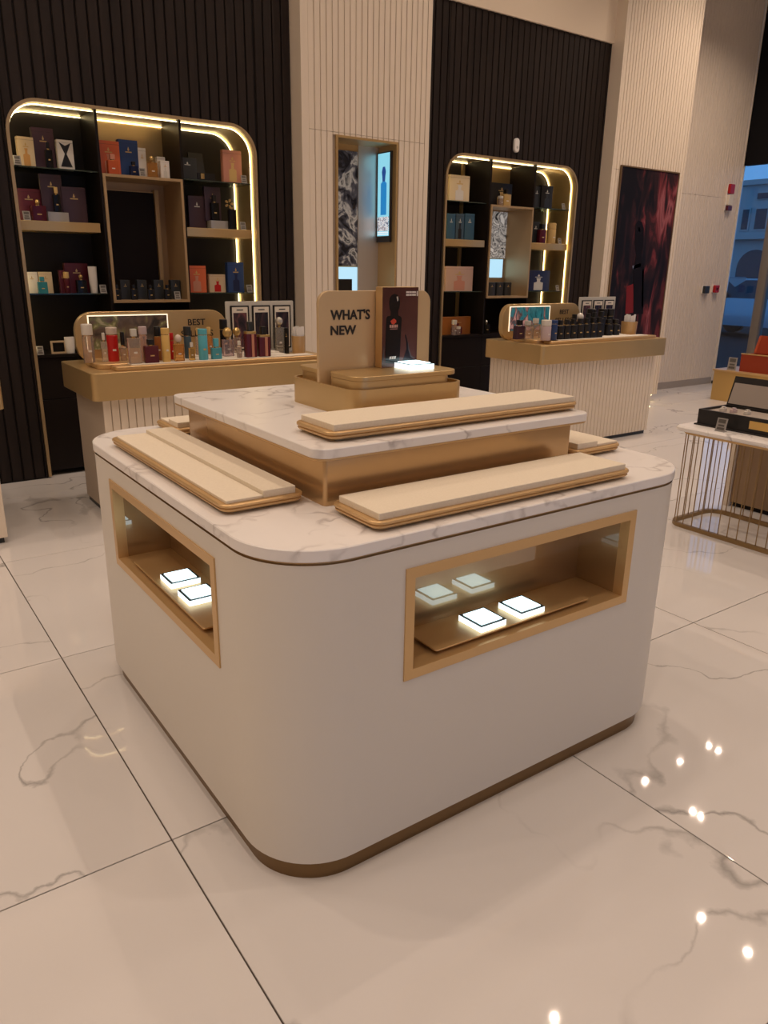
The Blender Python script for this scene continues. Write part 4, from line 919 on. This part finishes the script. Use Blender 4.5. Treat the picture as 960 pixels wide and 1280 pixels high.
for (x, y) in per:
    o = link('rod', rme, M_brz, tb.o); o.location = (x-tb.loc[0], y-tb.loc[1], 0)
bc = Thing('display_case', 'open black case with grey lined lid standing on the gold rod table', 'case', (4.30, 2.30, tz))
bx0, bx1, by0, by1 = 4.15, 4.44, 2.02, 2.585
Mblk = mat('black leatherette', (.014, .012, .012), .5); Mlin = mat('grey lining', (.36, .31, .27), .8)
bc.part('base_plate', MB().slab(bx0-.015, by0-.01, bx1+.02, by1+.012, tz, tz+.008, .006, .001, 3), Mblk)
bw = MB().box(bx0, by0, tz+.008, bx0+.014, by1, tz+.095).box(bx1-.014, by0, tz+.008, bx1, by1, tz+.095).box(bx0+.014, by0, tz+.008, bx1-.014, by0+.014, tz+.095).box(bx0+.014, by1-.014, tz+.008, bx1-.014, by1, tz+.095)
bc.part('box', bw, Mblk)
bc.part('lining', MB().box(bx0+.014, by0+.014, tz+.008, bx1-.014, by1-.014, tz+.082), Mlin)
lid = MB(); hx, hz = bx1, tz+.095; lx, lz = bx1+.055, .885
def sl(o0, o1): return [(hx+o0, hz), (lx+o0, lz), (lx+o1, lz+.004), (hx+o1, hz+.004)]
bc.part('lid', MB().prism([(hx, hz), (lx, lz), (lx+.02, lz-.003), (hx+.02, hz-.003)], by0, by1, 'y') if False else MB().rings([[(hx, by0, hz), (lx, by0, lz), (lx+.028, by0, lz-.006), (hx+.028, by0, hz-.006)], [(hx, by1, hz), (lx, by1, lz), (lx+.028, by1, lz-.006), (hx+.028, by1, hz-.006)]]), Mblk)
bc.part('lid_lining', MB().rings([[(hx-.002, by0+.010, hz+.010), (lx-.002, by0+.010, lz-.010), (lx+.001, by0+.010, lz-.010), (hx+.001, by0+.010, hz+.010)], [(hx-.002, by1-.010, hz+.010), (lx-.002, by1-.010, lz-.010), (lx+.001, by1-.010, lz-.010), (hx+.001, by1-.010, hz+.010)]]), Mlin)
bc.part('front_label', MB().box(bx0-.0025, by0+.02, tz+.030, bx0, by0+.24, tz+.075), gm('yellow', .35, .3), label='gold yellow label')
for k, (yy, c) in enumerate(((2.50, 'white'), (2.44, 'lilac'), (2.36, 'white'))):
    bottle_at(('small white vial lying nearest the hinge end of the black case', 'small pink vial in the black case between two white vials', 'white box shaped vial in the middle of the black case')[k], 4.27+.01*k, yy, tz+.082, .045, .028, c, c, 'square', name='perfume_vial', glass=False)
price_card('clear price card with dark print before the black case on the rod table', 4.075, 2.385, tz, .062, .075).o.rotation_euler = (0, 0, R_(-90))
# low brown cabinet behind the rod table
bcab = Thing('low_cabinet', 'low brown cabinet with pale end panel standing behind the gold rod table', 'cabinet', (5.1, 2.0, 0))
bcab.part('body', MB().slab(4.72, 1.2, 5.5, 2.62, .03, .50, .004, .002, 2), mat('brown veneer', (.36, .24, .14), .5))
bcab.part('end_panel', MB().slab(4.70, 2.62, 5.5, 2.66, 0, .50, .003, .001, 2), M_beige)
bcab.part('plinth', MB().box(4.74, 1.22, 0, 5.48, 2.6, .03), M_blackp)
bcab.part('top', MB().slab(4.69, 1.18, 5.52, 2.67, .50, .525, .01, .002, 3), M_mtop)
# gold block with red case by the window
gb = Thing('gold_plinth', 'low gold plinth near the window carrying a red case', 'plinth', (9.0, 4.7, 0))
gb.part('block', MB().slab(8.735, 4.0, 9.25, 5.31, 0, .352, .006, .002, 3), mat('yellow gold lacquer', (.62, .40, .14), .4, .35))
gb.part('top_plate', MB().slab(8.72, 3.98, 9.26, 5.325, .352, .372, .006, .002, 3), M_oak)
rc = Thing('red_case', 'open red lacquered case on the gold plinth near the window', 'case', (8.95, 4.7, .372))
Mrd = mat('red lacquer', (.30, .035, .008), .3)
ry0, ry1, rx0, rx1, rz = 4.05, 5.03, 8.80, 9.14, .372
rc.part('box', MB().box(rx0, ry0, rz, rx0+.02, ry1, rz+.20).box(rx1-.02, ry0, rz, rx1, ry1, rz+.20).box(rx0+.02, ry0, rz, rx1-.02, ry0+.02, rz+.20).box(rx0+.02, ry1-.02, rz, rx1-.02, ry1, rz+.20).box(rx0+.02, ry0+.02, rz, rx1-.02, ry1-.02, rz+.02), Mrd)
rc.part('rim', MB().slab(rx0-.006, ry0-.006, rx0+.02, ry1+.006, rz+.20, rz+.212, .004, .002, 2), gm('gold', .4, .4))
rc.part('lid', MB().rings([[(rx1, yy, rz+.20), (rx1+.08, yy, rz+.40), (rx1+.12, yy, rz+.39), (rx1+.04, yy, rz+.19)] for yy in (ry0, ry1+.04)]), Mrd)
rc.part('lid_rim', MB().rings([[(rx1-.006, yy, rz+.20), (rx1+.074, yy, rz+.40), (rx1+.08, yy, rz+.40), (rx1, yy, rz+.20)] for yy in (ry1+.01, ry1+.04)]), mat('red lacquer light', (.42, .07, .02), .35))
price_card('clear price card beside the red case on the gold plinth', 8.80, 5.13, .372, .11, .15).o.rotation_euler = (0, 0, R_(-90))

# ------------------------------------------------------------------ the street outside
structure('ground', MB().box(XE+.15, -30, -.14, 80, 60, -.10), mat('asphalt', (.022, .022, .025), .9, spec=.1))
structure('pavement', MB().box(XE+.12, -8, -.10, 12.6, 30, -.03), mat('pavement stone', (.03, .03, .032), .9, spec=.1))
bd = Thing('arcade_building', 'pale two storey building with an arcade and tall windows across the street', 'building', (42, 26, -.1))
BX = 40.
Mst = mat('pale stone', (.42, .42, .42), .8); Mwn = mat('dark glass', (.02, .03, .05), .1)
bd.part('wall', MB().box(BX, 8, -.1, BX+10, 46, 5.85), Mst)
bd.part('parapet', MB().box(BX-.15, 8, 5.85, BX+10, 46, 6.1), Mst)
bd.part('cornice', MB().box(BX-.35, 8, 3.20, BX, 46, 3.42), Mst)
k = 0; y = 9.2
while y < 45:
    for (w, dy) in ((.5, -.85), (.75, 0), (.5, .85)):
        f = bd.part('window', MB().box(BX-.06, y+dy-w/2, 3.62, BX, y+dy+w/2, 4.75), Mst); bd.part('pane', MB().box(BX-.075, y+dy-w/2+.08, 3.70, BX-.06, y+dy+w/2-.08, 4.68), Mwn, f)
    f = bd.part('attic_window', MB().box(BX-.05, y-.42, 5.12, BX, y+.42, 5.48), Mst); bd.part('pane', MB().box(BX-.065, y-.36, 5.16, BX-.05, y+.36, 5.44), Mwn, f)
    ar = [(y-.95, -.1), (y+.95, -.1), (y+.95, 1.75)]+[(y+.95*math.cos(R_(a)), 1.75+.95*math.sin(R_(a))) for a in range(15, 180, 15)]+[(y-.95, 1.75)]
    bd.part('arch', MB().prism(ar, BX-.03, BX-.005, 'x'), Mwn)
    y += 2.75; k += 1
def car(label, x, y, col, rz=0.):
    t = Thing('parked_car', label, 'car', (x, y, -.10), rz=rz); W = .86
    Mc = mat('car paint '+col, G.get(col, (.2, .25, .3)), .12, .3, coat=1.)
    low = [(-2.1, .30), (2.05, .30), (2.15, .55), (2.05, .80), (1.0, .98), (-1.75, 1.0), (-2.15, .85), (-2.2, .5)]
    t.part('body', MB().rings([[(sx*W, a, b) for a, b in low] for sx in (-1, 1)]), Mc, local=True)
    cab_ = [(-1.75, 1.0), (1.0, .98), (.35, 1.42), (-1.1, 1.45)]
    t.part('cabin', MB().rings([[(sx*(W-.08-(.10 if b > 1.2 else 0)), a, b) for a, b in cab_] for sx in (-1, 1)]), Mwn, local=True)
    t.part('roof', MB().slab(-W+.18, -1.12, W-.18, .37, 1.42, 1.47, .08, .015, 5), Mc, local=True)
    for sx in (-1, 1):
        for wy in (-1.35, 1.35):
            wh = t.part('wheel', MB().rings([[(sx*(W-.16), wy+rr*math.cos(q), .31+rr*math.sin(q)) for q in [2*math.pi*i/20 for i in range(20)]] for rr in (.31,)]+[[(sx*(W+.01), wy+rr*math.cos(q), .31+rr*math.sin(q)) for q in [2*math.pi*i/20 for i in range(20)]] for rr in (.30,)]), gm('black', .6), local=True)
            t.part('hub', MB().rings([[(sx*(W+.012), wy+rr*math.cos(q), .31+rr*math.sin(q)) for q in [2*math.pi*i/14 for i in range(14)]] for rr in (.19,)]+[[(sx*(W+.022), wy+rr*math.cos(q), .31+rr*math.sin(q)) for q in [2*math.pi*i/14 for i in range(14)]] for rr in (.16,)]), gm('silver', .3, .8), wh, local=True)
        t.part('mirror', MB().slab(sx*W-.09, .72, sx*W+.09, .86, .98, 1.12, .03, .01, 3), gm('black', .3), local=True)
        t.part('headlamp', MB().slab(sx*.55-.18, 2.0, sx*.55+.18, 2.12, .60, .74, .03, .01, 3), gm('silver', .2, .4), local=True)
G['carblue'] = (.30, .40, .48)
car('blue grey parked car seen through the shop window', 20., 10.9, 'carblue')
car('dark parked car further off before the arcade building', 27., 17.2, 'navy')
